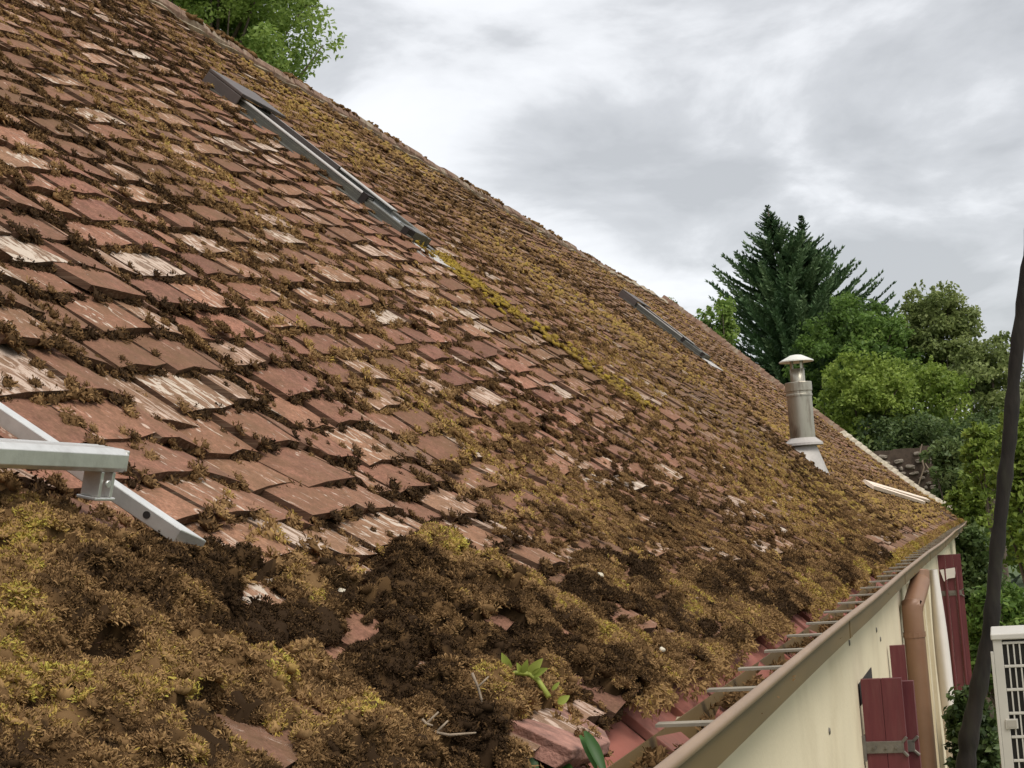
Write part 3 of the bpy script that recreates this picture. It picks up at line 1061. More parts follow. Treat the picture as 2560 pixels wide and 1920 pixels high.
def scatter(name, P, A, B, C, scl, shade, protos, label, rng):
    n = len(P)
    a = rng.uniform(0, 2 * math.pi, n)[:, None]
    X = A * np.cos(a) + B * np.sin(a)
    X -= C * (X * C).sum(1, keepdims=True); X /= np.linalg.norm(X, axis=1, keepdims=True)
    Y = np.cross(C, X)
    rot = np.stack([np.arctan2(Y[:, 2], C[:, 2]), -np.arcsin(np.clip(X[:, 2], -1, 1)), np.arctan2(X[:, 1], X[:, 0])], -1)
    me = bpy.data.meshes.new(name)
    me.vertices.add(n); me.vertices.foreach_set('co', np.ascontiguousarray(P, np.float32).ravel())
    for nm, typ, arr, key in (('rot', 'FLOAT_VECTOR', rot, 'vector'), ('scl', 'FLOAT_VECTOR', scl, 'vector'), ('shade', 'FLOAT', np.clip(shade, 0, 1), 'value')):
        at_ = me.attributes.new(nm, typ, 'POINT'); at_.data.foreach_set(key, np.ascontiguousarray(arr, np.float32).ravel())
    at_ = me.attributes.new('pick', 'INT', 'POINT'); at_.data.foreach_set('value', rng.integers(0, len(protos), n).astype(np.int32))
    me.materials.append(M_CUSH)
    o = new_obj(name, me)
    g = bpy.data.node_groups.new(name, 'GeometryNodeTree')
    g.interface.new_socket('Geometry', in_out='INPUT', socket_type='NodeSocketGeometry')
    g.interface.new_socket('Geometry', in_out='OUTPUT', socket_type='NodeSocketGeometry')
    gi = g.nodes.new('NodeGroupInput'); go = g.nodes.new('NodeGroupOutput')
    ip = g.nodes.new('GeometryNodeInstanceOnPoints'); jn = g.nodes.new('GeometryNodeJoinGeometry')
    for p in reversed(protos):
        oi = g.nodes.new('GeometryNodeObjectInfo'); oi.inputs['Object'].default_value = p
        g2 = g.nodes.new('GeometryNodeGeometryToInstance')
        g.links.new(oi.outputs['Geometry'], g2.inputs[0]); g.links.new(g2.outputs[0], jn.inputs[0])

    def named(nm, typ):
        q = g.nodes.new('GeometryNodeInputNamedAttribute'); q.data_type = typ; q.inputs['Name'].default_value = nm
        return q.outputs[0]
    e2r = g.nodes.new('FunctionNodeEulerToRotation')
    g.links.new(named('rot', 'FLOAT_VECTOR'), e2r.inputs[0])
    g.links.new(gi.outputs[0], ip.inputs['Points']); g.links.new(jn.outputs[0], ip.inputs['Instance'])
    ip.inputs['Pick Instance'].default_value = True
    g.links.new(named('pick', 'INT'), ip.inputs['Instance Index'])
    g.links.new(e2r.outputs[0], ip.inputs['Rotation'])
    g.links.new(named('scl', 'FLOAT_VECTOR'), ip.inputs['Scale'])
    g.links.new(ip.outputs[0], go.inputs[0])
    md = o.modifiers.new('scatter', 'NODES'); md.node_group = g
    return tag(o, label, 'moss', kind='stuff')


# base of the thick mat: a lumpy sheet with pits
rm = np.random.default_rng(23)


def mat_height(x, t):
    c = moss_mat_cover(x, t)
    thick = 0.024 + 0.010 * (1 - smooth(3.0, 5.0, x))
    lump = smooth(0.30, 0.72, fbm(x * 15, t * 19, 51, 4, 0.55))
    big = fbm(x * 3.7, t * 4.2, 57, 3)
    rt = 1 - .55 * smooth(2.3, 3.6, x)
    h = (thick * (0.1 + 0.7 * big) + 0.026 * lump) * rt - 0.012 * (1 - rt)
    pit = smooth(0.555, 0.61, fbm(x * 7.0 + 5, t * 10.5, 63, 3))
    pit2 = smooth(0.575, 0.62, fbm(x * 17 + 2, t * 26, 67, 2))
    h = h - 0.050 * pit - 0.030 * pit2
    pit = np.maximum(pit, pit2)
    s_ = smooth(0.02, 0.45, c)
    return np.maximum(-0.03 + (0.062 + h) * s_, -0.03 + 0.074 * smooth(0.45, 0.75, c) - 0.022 * pit2), c, pit


GX = 0.75 * 1.0048 ** np.arange(0, 520); GT = np.arange(-0.008, 0.95, 0.0075)
gx, gt_ = np.meshgrid(GX, GT, indexing='ij')
hh, cc, pp = mat_height(gx, gt_)
hh = hh + 0.016 * (fbm(gx * 75, gt_ * 90, 65, 2) - .5) * (cc > .3)
Vm = surf(gx, gt_, 0.0)
ee, tt, nn = frame(gx, gt_)
edge = smooth(0.03, -0.035, gt_)
Vm = Vm + nn * (hh * (1 - .75 * edge))[..., None]
nx, nt = len(GX), len(GT)
i, j = np.meshgrid(np.arange(nx - 1), np.arange(nt - 1), indexing='ij')
keep = (cc[:-1, :-1] > 0.02) | (cc[1:, 1:] > 0.02)
F = np.stack([i * nt + j, (i + 1) * nt + j, (i + 1) * nt + j + 1, i * nt + j + 1], -1)[keep]
bsh = 0.10 + 0.36 * smooth(.25, .75, fbm(gx * 17, gt_ * 21, 73, 3)) + 0.34 * (fbm(gx * 60, gt_ * 66, 75, 2) - .5) + 0.22 * smooth(.3, .7, fbm(gx * 4.2, gt_ * 5.5, 71, 4)) - .60 * pp - .12  # pits coloured darker: dark soil plus the hollows' shade painted in
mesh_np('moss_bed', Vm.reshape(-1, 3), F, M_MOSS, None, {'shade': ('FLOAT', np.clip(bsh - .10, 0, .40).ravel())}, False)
tag(bpy.data.objects['moss_bed'], 'thick bed of dark peat with painted-in shade in its hollows under the moss on the lower tiles', 'moss', kind='stuff')

parts = []
# near mat
nM = 24000
x_ = 0.8 + 8.0 * rm.random(nM * 3) ** 1.5; t_ = rm.uniform(-0.006, 0.9, nM * 3)
h_, c_, p_ = mat_height(x_, t_)
# denser near the camera
okm = (c_ > 0.22) & (rm.random(nM * 3) < np.clip(1.1 - 0.05 * x_, 0.3, 1)) & (rm.random(nM * 3) > 0.20 * p_)
qx, qy, qz = project(surf(x_, t_, 0))
okm &= (qx > -260) & (qx < 2600) & (qy < 2150)
x_, t_, h_ = x_[okm], t_[okm], h_[okm]
e_, tt_, n_ = frame(x_, t_)
P = surf(x_, t_, 0) + n_ * (h_ - 0.004)[:, None]
# slope of the lumps tilts the fronds
hx = (mat_height(x_ + .008, t_)[0] - h_) / .008; ht = (mat_height(x_, t_ + .008)[0] - h_) / .008
NN = n_ - e_ * np.clip(hx, -1.5, 1.5)[:, None] - tt_ * np.clip(ht, -1.5, 1.5)[:, None]
NN /= np.linalg.norm(NN, axis=1, keepdims=True)
f1 = smooth(0.25, 0.75, fbm(x_ * 4.2, t_ * 5.5, 71, 4)); f2 = smooth(0.25, 0.75, fbm(x_ * 17, t_ * 21, 73, 3))
shade = 0.07 + 0.42 * f1 + 0.40 * f2 + rm.normal(0, 0.10, len(x_))
shade += 0.24 * smooth(0.63, 0.74, fbm(x_ * 6.5 + 9, t_ * 8.5, 77, 3))
shade -= 0.40 * p_[okm]  # blackened dead moss in the pits, with their shade painted in too
shade -= 0.34 * smooth(0.54, 0.66, fbm(x_ * 3.6 + 2, t_ * 5.0, 79, 3))
size = rm.uniform(0.0048, 0.0088, len(x_)) * (0.80 + .16 * x_)
rs = (size * 1.55)[:, None] * rm.uniform(.8, 1.2, (len(size), 3))
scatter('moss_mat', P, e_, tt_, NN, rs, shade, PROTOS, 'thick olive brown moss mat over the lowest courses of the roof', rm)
# hanging fringe over the eave
xf = 0.9 + 23.5 * rm.random(13000) ** 1.25; tf = rm.uniform(-0.026, 0.03, 13000)
keepf = fbm(xf * 2.6, xf * 0 + .5, 85, 3) + 0.25 * smooth(6, 9, xf) > 0.44
keepf &= ~((xf > 1.93) & (xf < 2.36))
xf, tf = xf[keepf], tf[keepf]
e_, tt_, n_ = frame(xf, tf)
hang = fbm(xf * 9, xf * 0 + 2.2, 87, 3)
Pf = surf(xf, np.maximum(tf, -0.02), 0.035) - np.array([0, 0, 1.0]) * (np.maximum(-tf - .01, 0) * (0.2 + 2.2 * hang))[:, None]
Pf += -tt_ * 0.012
sh = 0.36 + 0.50 * fbm(xf * 1.4, tf * 5, 89, 3) + 0.16 * smooth(3.5, 5, xf)
lean = np.tile(np.array([0, -0.25, -0.9]), (len(xf), 1))
parts.append(tufts(Pf, n_ * .4, rm.uniform(0.007, 0.014, len(xf)) * (1 + .05 * xf), sh, rm, 7, 0.5, lean, .2))
Vv, Ff, Ss = join(parts)
o = mesh_np('moss_fringe', Vv, Ff, M_MOSS, None, {'shade': ('FLOAT', Ss)})
tag(o, 'ragged moss fringe hanging over the eave above the gutter', 'moss', kind='stuff')
n_tri = len(Ff)

# moss along the tails and joints of the tiles farther up
parts = []
Pb, Ab, Bb, Cb, Sb, Hb = [], [], [], [], [], []
near_list = []
for k in range(len(T)):
    if not vis[k] or cover[k] > 0.75:
        continue
    d_ = dens[k]
    Z = pzz[k]
    lowzone = T[k, 1] < 1.1
    # crust hanging along the tail edge
    ncr = 10 if Z < 6 else 7 if Z < 11 else 4
    start = rng.uniform(-.2, 1.0) * (1 - d_)
    for c in range(ncr):
        if rng.random() > 0.52 + 0.85 * d_:
            continue
        u = (c + rng.uniform(0.0, 1.0)) / ncr - .5
        sz = rng.uniform(0.0065, 0.0125) * (0.82 + 0.5 * min(d_, 1)) * (1.0 if Z < 6 else 1.15 if Z < 11 else 1.6)
        p = P0[k] + ex2[k] * u * T[k, 2] + et2[k] * rng.normal(-0.005, 0.003) + en2[k] * (0.025 + rng.uniform(-.012, .011))
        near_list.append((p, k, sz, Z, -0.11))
    for c in range(rng.poisson(max(0, 3.6 * (d_ - .25)) + (3.0 * d_ if lowzone else 0))):
        u = rng.uniform(-.5, .5) * T[k, 2]
        v = rng.random() ** 1.7 * 0.10
        if rng.random() < .35:
            u = math.copysign(T[k, 2] / 2, u)
        sz = rng.uniform(0.005, 0.0115) * (0.8 + 0.5 * min(d_, 1)) * (1.0 if Z < 6 else 1.2 if Z < 11 else 1.4)
        p = P0[k] + ex2[k] * u + et2[k] * v + en2[k] * (0.042 - .02 * v / .1)
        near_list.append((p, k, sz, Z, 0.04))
pk = np.array([q[1] for q in near_list]); pp_ = np.array([q[0] for q in near_list]); ps = np.array([q[2] for q in near_list]); pz = np.array([q[3] for q in near_list]); pd_ = np.array([q[4] for q in near_list])
el = rm.uniform(1.0, 1.9, len(pk))
A_ = ex2[pk] * el[:, None]; B_ = et2[pk] * rm.uniform(.8, 1.25, len(pk))[:, None]; C_ = en2[pk] * rm.uniform(.55, .95, len(pk))[:, None]
xx_, tt2 = T[pk, 0], T[pk, 1]
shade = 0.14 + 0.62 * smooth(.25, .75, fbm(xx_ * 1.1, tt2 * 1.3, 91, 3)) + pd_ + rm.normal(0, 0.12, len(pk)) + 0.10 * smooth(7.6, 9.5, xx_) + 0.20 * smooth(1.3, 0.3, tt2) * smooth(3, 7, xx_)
shade = np.minimum(shade, .80)
nearm = pz < 10.5
sc3 = np.stack([ps * el ** .5 * 1.05, ps * el ** .5 * 1.05, ps * rm.uniform(.8, 1.15, len(ps))], -1)
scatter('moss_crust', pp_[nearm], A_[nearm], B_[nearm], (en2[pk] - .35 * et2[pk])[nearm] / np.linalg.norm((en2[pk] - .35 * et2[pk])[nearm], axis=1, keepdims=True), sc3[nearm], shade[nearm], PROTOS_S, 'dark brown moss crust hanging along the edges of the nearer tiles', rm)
fm = ~nearm
parts.append(blobs(pp_[fm], A_[fm], B_[fm], C_[fm], ps[fm], shade[fm], rm, 0.40))
# carpet that closes over the lower courses farther along
nc_ = 30000
kx = 3.0 + 21.5 * rm.random(nc_) ** 1.5; kt = rm.random(nc_) * 1.5 - .02
want = smooth(1.45, 0.35, kt) * (0.05 + 1.15 * smooth(.25, .75, fbm(kx * 1.7, kt * 2.6, 101, 3))) * smooth(3.0, 4.4, kx) * (1 - .6 * smooth(17, 22, kx))
okk = (rm.random(nc_) < want) & (moss_mat_cover(kx, kt) < .5)
kx, kt = kx[okk], kt[okk]
e_, tt_, n_ = frame(kx, kt)
Pk = surf(kx, kt, 0.036 + 0.010 * rm.random(len(kx)))
sk = rm.uniform(.007, .013, len(kx)) * (0.8 + .045 * kx)
shk = np.minimum(0.16 + 0.50 * smooth(.25, .75, fbm(kx * 2.1, kt * 3.1, 103, 3)) + rm.normal(0, .12, len(kx)), .78)
nk = kx < 13
scatter('moss_carpet', Pk[nk], e_[nk], tt_[nk], n_[nk], (sk[nk] * 1.2)[:, None] * rm.uniform(.75, 1.2, (int(nk.sum()), 3)), shk[nk], PROTOS, 'golden brown moss carpet over the lower courses farther along the roof', rm)
fk = ~nk
parts.append(blobs(Pk[fk], e_[fk] * 1.4, tt_[fk], n_[fk] * .7, sk[fk] * .85, shk[fk] - .06, rm, .45))
# moss on the ridge
nr_ = 2600
rx_ = rm.uniform(5.0, 25.4, nr_)
rx_ = rx_[fbm(rx_ * 1.9, rx_ * 0 + 4.4, 111, 3) > .46]
ra = rm.uniform(.35, 2.9, len(rx_))
hr = undul(rx_, np.full(len(rx_), TR))
Pr = np.stack([rx_, yr - 0.13 * np.cos(ra), zr + hr - 0.03 + 0.095 * np.sin(ra) ** .8], -1)
ones = np.ones(len(rx_))
parts.append(blobs(Pr, np.stack([ones * 1.6, 0 * ones, 0 * ones], -1), np.stack([0 * ones, ones, 0 * ones], -1), np.stack([0 * ones, 0 * ones, ones * .8], -1), rm.uniform(.012, .028, len(rx_)), .2 + .4 * fbm(rx_ * 3, ra, 113, 3), rm, .4))
# bigger cushions here and there
nb_ = 260
cx = rm.uniform(1.3, 9.5, nb_); ct = rm.uniform(0.3, 4.5, nb_)
okc = (fbm(cx * 1.7, ct * 1.9, 95, 3) > 0.54) & (moss_density(cx, ct) > .3)
cx, ct = cx[okc], ct[okc]
e_, tt_, n_ = frame(cx, ct)
sub = []
cP, cA, cB, cC, cS, cH = [], [], [], [], [], []
for q in range(12):
    off = rm.normal(size=(len(cx), 2)) * np.array([0.030, 0.018])
    Pq = surf(cx, ct, 0.040) + e_ * off[:, :1] + tt_ * off[:, 1:] + n_ * (0.012 * np.exp(-(off ** 2).sum(1) / .0009))[:, None]
    cP.append(Pq); cA.append(e_); cB.append(tt_); cC.append(n_)
    cS.append(rm.uniform(.009, .015, (len(cx), 1)) * rm.uniform(.8, 1.2, (len(cx), 3)))
    cH.append(0.18 + 0.5 * fbm(cx * 3, ct * 3, 97, 2) + rm.normal(0, .08, len(cx)))
scatter('moss_cushions', np.concatenate(cP), np.concatenate(cA), np.concatenate(cB), np.concatenate(cC), np.concatenate(cS), np.concatenate(cH), PROTOS, 'round moss cushions here and there on the nearer tiles', rm)
Vv, Ff, Ss = join(parts)
o = mesh_np('moss_clumps', Vv, Ff, M_MOSS, None, {'shade': ('FLOAT', Ss)})
tag(o, 'brown moss clumps in rows along the tile edges of the far half of the roof', 'moss', kind='stuff')
n_tri += len(Ff)

# yellow run of moss below the first skylight
ny = 700
ty = 2.60 - (rm.random(ny) ** 1.1) * 1.25
xy = 7.34 + rm.normal(0, 0.14, ny) * (1.15 - 0.2 * (ty - 1.4)) + 0.36 * (2.5 - ty)
e_, tt_, n_ = frame(xy, ty)
Py = surf(xy, ty, 0.046)
shy = np.clip(0.82 + rm.normal(0, .16, ny) - 0.22 * smooth(2.1, 1.4, ty), 0, 1)
v1 = blobs(Py, e_ * 1.4, tt_ * 1.2, n_ * .6, rm.uniform(.010, .018, ny), shy, rm, .25)
v2 = tufts(Py, n_, rm.uniform(.012, .02, ny), shy + .03, rm, 4, .8, None, .3)
Vv, Ff, Ss = join([v1, v2])
o = mesh_np('yellow_moss', Vv, Ff, leaf_mat('yellow_moss', [(0.0, (0.10, 0.062, 0.022)), (0.6, (0.23, 0.145, 0.035)), (1.0, (0.36, 0.25, 0.030))], .2, .9), None, {'shade': ('FLOAT', Ss)})
tag(o, 'yellow moss streak running down the tiles below the nearer skylight', 'moss', kind='stuff')
n_tri += len(Ff)

# debris and moss lying in the gutter
ng = 2600
xg = rm.uniform(1.2, 22, ng); yg = rm.uniform(.462, .548, ng)
kg = fbm(xg * 2.2, yg * 3, 99, 3) > 0.42
xg, yg = xg[kg], yg[kg]
zg = -.375 + 0.035 * fbm(xg * 6, yg * 9, 98, 3)
Pg = np.stack([xg, yg, zg], -1)
N_ = np.tile(np.array([0, 0, 1.0]), (len(xg), 1))
sg = 0.12 + 0.5 * fbm(xg * 3, yg * 6, 94, 3)
v1 = blobs(Pg, N_[:, [2, 0, 1]] * 1.3, N_[:, [0, 2, 1]], N_ * .6, rm.uniform(.005, .010, len(xg)), sg - .05, rm, .4)
v2 = tufts(Pg, N_, rm.uniform(.008, .020, len(xg)), sg + .03, rm, 14, .35, None, .2, 1.0)
Vv, Ff, Ss = join([v1, v2])
o = mesh_np('gutter_debris', Vv, Ff, M_MOSS, None, {'shade': ('FLOAT', Ss)})
tag(o, 'fallen moss and dead leaves lying along the gutter', 'debris', kind='stuff')

# ------------------------------------------------------------------ things on the roof
def roof_M(x, t, N=0.0, yaw=0.0):
    e_, tt_, n_ = frame(np.array([x]), np.array([t]))
    p = surf(x, t, N)
    M = Matrix(((e_[0][0], tt_[0][0], n_[0][0], p[0]), (e_[0][1], tt_[0][1], n_[0][1], p[1]), (e_[0][2], tt_[0][2], n_[0][2], p[2]), (0, 0, 0, 1)))
    return M @ Matrix.Rotation(yaw, 4, 'Z')


def span_M(a, b, up):
    """frame with x from a to b"""
    a = Vector(a); b = Vector(b); x = (b - a).normalized()
    z = Vector(up); z = (z - x * z.dot(x)).normalized(); y = z.cross(x)
    return Matrix(((x[0], y[0], z[0], a[0]), (x[1], y[1], z[1], a[1]), (x[2], y[2], z[2], a[2]), (0, 0, 0, 1))), (b - a).length


nrm = (0, -math.sin(math.radians(37)), math.cos(math.radians(37)))
lad = tag(empty('roof_ladder', (1.70, 1.0, 0.05)), 'bare aluminium ladder stay with a ribbed bar lying on the mossy tiles', 'ladder')
linv = Matrix.Translation(-Vector(lad.location))
# rail down the slope: box section with a mitred end
a_ = np.array([1.588, 1.292, 0.309]); b_ = np.array([1.733, 0.941, 0.014])
M, L_ = span_M(a_, b_, nrm)
mb = MB()
hw, ht_ = 0.0105, 0.0100
pr = [(-hw, -ht_), (hw, -ht_), (hw, ht_), (-hw, ht_)]
vs = [(0, y, z) for y, z in pr] + [(L_ + (0.012 if y > 0 else -0.020), y, z) for y, z in pr]
vs = [tuple(M @ Vector(q)) for q in vs]
mb.add(vs, [(0, 1, 2, 3), (7, 6, 5, 4), (0, 4, 5, 1), (1, 5, 6, 2), (2, 6, 7, 3), (3, 7, 4, 0)])
o = mb.build('rail', M_ALU, lad, bevel=0.0015); o.matrix_parent_inverse = linv
rail_o = o
mb = MB(); mb.tube([M @ Vector((L_ - .065, -hw - .0006, 0.001)), M @ Vector((L_ - .065, -hw + .002, 0.001))], 0.0048, 12)
h = mb.build('rail_hole', M_DARK, rail_o)
# ribbed bar along the courses
pA = np.array([0.60, 0.990, 0.122]); pB = np.array([1.632, 0.988, 0.120])
M2, L2 = span_M(pA, pB, (0, -0.25, 1))
mb = MB()
w2, h2 = 0.024, 0.0135
pr = [(-w2, -h2 + .005), (-w2 + .005, -h2), (w2 - .005, -h2), (w2, -h2 + .005), (w2, h2 - .004), (w2 - .004, h2), (.0185, h2), (.018, h2 - .005), (.0145, h2 - .005), (.014, h2), (.0095, h2), (.009, h2 - .005), (.0055, h2 - .005), (.005, h2), (-w2 + .008, h2), (-w2, h2 - .006)]
mb.prism(pr, 0, L2, M2)
bar = mb.build('ribbed_bar', M_ALU, lad, bevel=0.0012); bar.matrix_parent_inverse = linv
mb = MB()
mb.prism([(y * .93, z * .93) for y, z in [(-w2, -h2), (w2, -h2), (w2, h2), (-w2, h2)]], L2 + .0002, L2 + .004, M2)
mb.build('end_cap', M_ALU, bar, bevel=0.0015)
# bracket between bar and rail
mb = MB()
Mb = M2 @ Matrix.Translation((L2 - .020, -.006, -h2))
for x_a in (-.022, .002):
    mb.box(x_a, x_a + .006, -.012, .012, -.030, -.0005, Mb)
mb.box(-.028, .014, -.013, .013, -.034, -.0302, Mb)
mb.tube([Mb @ Vector((-.010, -.0128, -.014)), Mb @ Vector((-.010, -.016, -.014))], .005, 8)
br = mb.build('bracket', M_ALU, lad, bevel=0.001); br.matrix_parent_inverse = linv

# pale mortar strips lying on the far courses (long thin slabs)
def slab(name, x0, t0, x1, t1, w, h, label):
    a = surf(x0, t0, 0.055); b = surf(x1, t1, 0.055)
    M, L_ = span_M(a, b, nrm)
    mb = MB()
    n = 14
    vs = []
    for k in range(n + 1):
        f = k / n
        ww = w * (0.75 + 0.5 * float(fbm(f * 5 + x0, t0 * 7, 13, 3)))
        vs += [tuple(M @ Vector((f * L_, -ww / 2, 0))), tuple(M @ Vector((f * L_, ww / 2, 0))), tuple(M @ Vector((f * L_, ww / 2 - .004, h))), tuple(M @ Vector((f * L_, -ww / 2 + .004, h)))]
    fs = [(0, 1, 2, 3), (4 * n + 3, 4 * n + 2, 4 * n + 1, 4 * n)]
    for k in range(n):
        for q in range(4):
            r = (q + 1) % 4
            fs.append((4 * k + q, 4 * k + 4 + q, 4 * k + 4 + r, 4 * k + r))
    mb.add(vs, fs)
    return tag(mb.build(name, M_WOODP), label, 'lath')


slab('pale_lath', 16.6, 0.86, 22.9, 0.50, 0.085, .035, 'long pale lath lying on the far tiles, the upper of the two')
slab('pale_lath', 16.4, 0.79, 21.6, 0.47, 0.060, .035, 'shorter pale lath lying on the far tiles, the lower of the two')

# broken pink tile end at the near eave
mb = MB()
M = roof_M(2.13, -0.035, 0.040, 0.10) @ Matrix.Diagonal((.78, .9, 1, 1)) @ Matrix.Rotation(-.12, 4, 'X')
top = [(-.20, .015, 0), (-.09, -.012, .006), (.02, -.022, .004), (.12, -.004, .002), (.17, .03, 0), (.15, .10, 0), (-.20, .12, 0)]
mid = [(x_ * .98, y_ - .004, -.012) for x_, y_, z_ in top]
bot = [(x_ * 1.0, y_ + .010, -.030) for x_, y_, z_ in top]
n = len(top)
vs = [tuple(M @ Vector(q)) for q in top + mid + bot]
fs = [tuple(range(n))] + [(n + k, n + (k + 1) % n, (k + 1) % n, k) for k in range(n)] + [(2 * n + k, 2 * n + (k + 1) % n, n + (k + 1) % n, n + k) for k in range(n)]
mb.add(vs, fs)
o = mb.build('broken_tile', simple_mat('pink_clay', (0.29, 0.145, 0.108), 0.95, var=0.4, scale=40, bump=1.0, bscale=130, dirt=(0.13, 0.07, 0.05), dirt_scale=18, dirt_amt=.9), bevel=0.002)
tag(o, 'broken pink clay tile end poking out of the moss at the eave', 'tile')

# weeds
M_LEAFL = leaf_mat('young_leaf', [(0, (0.22, 0.28, 0.045)), (1, (0.42, 0.46, 0.10))], .35, .5)
M_LEAFD = leaf_mat('green_leaf', [(0, (0.018, 0.055, 0.010)), (1, (0.06, 0.15, 0.03))], .35, .45)


def leaf_blade(mb, base, d, up, L_, W, fold=0.25, n=5):
    d = Vector(d).normalized(); up = Vector(up); side = d.cross(up).normalized(); nn = side.cross(d)
    rows_ = []
    for k in range(n + 1):
        f = k / n
        w = W * math.sin(math.pi * min(1, f * .93 + .05)) ** .8 * (1 - .25 * f)
        c = Vector(base) + d * (L_ * f) - nn * (L_ * .25 * f * f)
        rows_.append((c - side * w / 2 + nn * w * fold, c, c + side * w / 2 + nn * w * fold))
    vs = [tuple(q) for r in rows_ for q in r]
    fs = []
    for k in range(n):
        a = 3 * k
        fs += [(a, a + 1, a + 4, a + 3), (a + 1, a + 2, a + 5, a + 4)]
    mb.add(vs, fs)


def shade_obj(o, v):
    a = o.data.attributes.new('shade', 'FLOAT', 'POINT')
    a.data.foreach_set('value', np.full(len(o.data.vertices), v, dtype=np.float32))
    return o


def moss_top(x, t):
    return surf(x, t, float(mat_height(np.array([x]), np.array([t]))[0][0]))


wp = tag(empty('seedling', tuple(moss_top(2.11, .03))), 'small bright green seedling growing in the moss near the eave', 'plant')
winv = Matrix.Translation(-Vector(wp.location))
p0 = at(1372, 1742, 2.10); p1 = at(1345, 1700, 2.11); p2 = at(1322, 1685, 2.11); p3 = at(1285, 1682, 2.10); p4 = at(1262, 1687, 2.09)
mb = MB(); mb.tube([p0, p1, p2, p3, p4], [.0042, .004, .0036, .003, .002], 7)
o = shade_obj(mb.build('stem', M_LEAFL, wp, smooth_=True), .9); o.matrix_parent_inverse = winv
for base, tip, w in ((at(1268, 1684, 2.09), at(1262, 1640, 2.07), .018), (at(1305, 1682, 2.10), at(1318, 1655, 2.09), .012), (at(1322, 1684, 2.11), at(1352, 1652, 2.10), .016), (at(1330, 1690, 2.11), at(1362, 1672, 2.10), .013), (at(1300, 1682, 2.10), at(1296, 1660, 2.09), .010), (at(1395, 1758, 2.10), at(1422, 1740, 2.10), .013), (at(1380, 1725, 2.10), at(1398, 1706, 2.10), .007)):
    mb = MB(); dd = Vector(tip) - Vector(base)
    leaf_blade(mb, base, dd, (-.75, -.5, .3), dd.length, w)
    o = shade_obj(mb.build('leaf', M_LEAFL, wp, smooth_=True), random.uniform(.2, 1)); o.matrix_parent_inverse = winv

we = tag(empty('eave_weed', tuple(at(1452, 1835, 2.0))), 'dark green pointed leaves hanging below the broken tile at the eave', 'plant')
winv = Matrix.Translation(-Vector(we.location))
for base, tip, w, s in ((at(1462, 1828, 1.99), at(1518, 1925, 1.95), .018, .45), (at(1450, 1838, 2.0), at(1496, 1915, 1.96), .012, 1), (at(1372, 1905, 2.0), at(1440, 1945, 1.97), .030, .6), (at(1340, 1900, 1.97), at(1300, 1935, 1.95), .03, .3)):
    mb = MB(); dd = Vector(tip) - Vector(base)
    leaf_blade(mb, base, dd, (-.8, -.45, .35), dd.length, w, .2)
    o = shade_obj(mb.build('leaf', M_LEAFD, we, smooth_=True), s); o.matrix_parent_inverse = winv

for pts, lab in ((((1010, 1808), (1090, 1832), (1125, 1838), (1190, 1832)), 'bare grey twig lying flat on the moss at the bottom'),
                 (((1180, 1682), (1195, 1718), (1205, 1755), (1220, 1778)), 'short upright dry twig in the moss left of the seedling'),
                 (((1055, 1798), (1066, 1810), (1082, 1814)), 'tiny forked twig at the edge of a dark hollow in the moss')):
    mb = MB()
    Xs = 1.72 if pts[0][0] < 1150 else 1.93
    pth = [at(a, b, Xs) for a, b in pts]
    mb.tube(pth, [.0019] * (len(pts) - 1) + [.0010], 6)
    q = pth[1]
    mb.tube([q, q + np.array([.01, -.012, .012])], [.0018, .001], 5)
    tag(mb.build('twig', M_TWIG, smooth_=True), lab, 'twig')
# small pale lichen tufts and stone crumbs
for (a, b, Xs, r_, lab) in ((1282, 1760, 1.98, .0065, 'white lichen crumb on the moss below the seedling'), (1655, 1625, 2.95, .007, 'pale grey lichen tuft on the moss above the eave'), (1500, 1438, 3.20, .008, 'small white stone on the moss in the middle of the lower roof'), (850, 1480, 1.98, .007, 'tiny pale crumb in the moss left of a bare red patch')):
    mb = MB(); p = at(a, b, Xs)
    v = ICOV2 * (1 + .10 * np.random.default_rng(a).normal(size=(len(ICOV2), 1))) * r_ * np.array([1.2, 1, .8]) + p
    mb.add(v, [tuple(f) for f in ICOF2])
    tag(mb.build('lichen_crumb', M_MORTAR), lab, 'crumb')

# ------------------------------------------------------------------ ground
mb = MB()
mb.add([(-400, -600, -3.0), (1200, -600, -3.0), (1200, 900, -3.0), (-400, 900, -3.0)], [(0, 1, 2, 3)])
tag(mb.build('ground', M_GRASS), kind='structure')
mb = MB()
mb.box(3, 14.5, -.9, .52, -3.004, -2.96)
tag(mb.build('path', M_CONC), kind='structure')

# ------------------------------------------------------------------ vegetation
def leaf_quads(C, N, size, shade, rng, aspect=0.55):
    n = len(C)
    d = np.cross(N, rng.normal(size=(n, 3))); d /= np.linalg.norm(d, axis=1, keepdims=True) + 1e-9
    s = np.cross(N, d)
    L_ = size[:, None]
    b = C - d * L_ * .5; t = C + d * L_ * .5
    l = C - s * L_ * aspect * .5 + N * L_ * .08; r = C + s * L_ * aspect * .5 + N * L_ * .08
    V = np.stack([b, r, t, l], 1).reshape(-1, 3)
    k = (np.arange(n) * 4)[:, None]
    F = np.concatenate([k + np.array([[0, 1, 2]]), k + np.array([[0, 2, 3]])], 0)
    return V, F, np.repeat(np.clip(shade, 0, 1), 4)


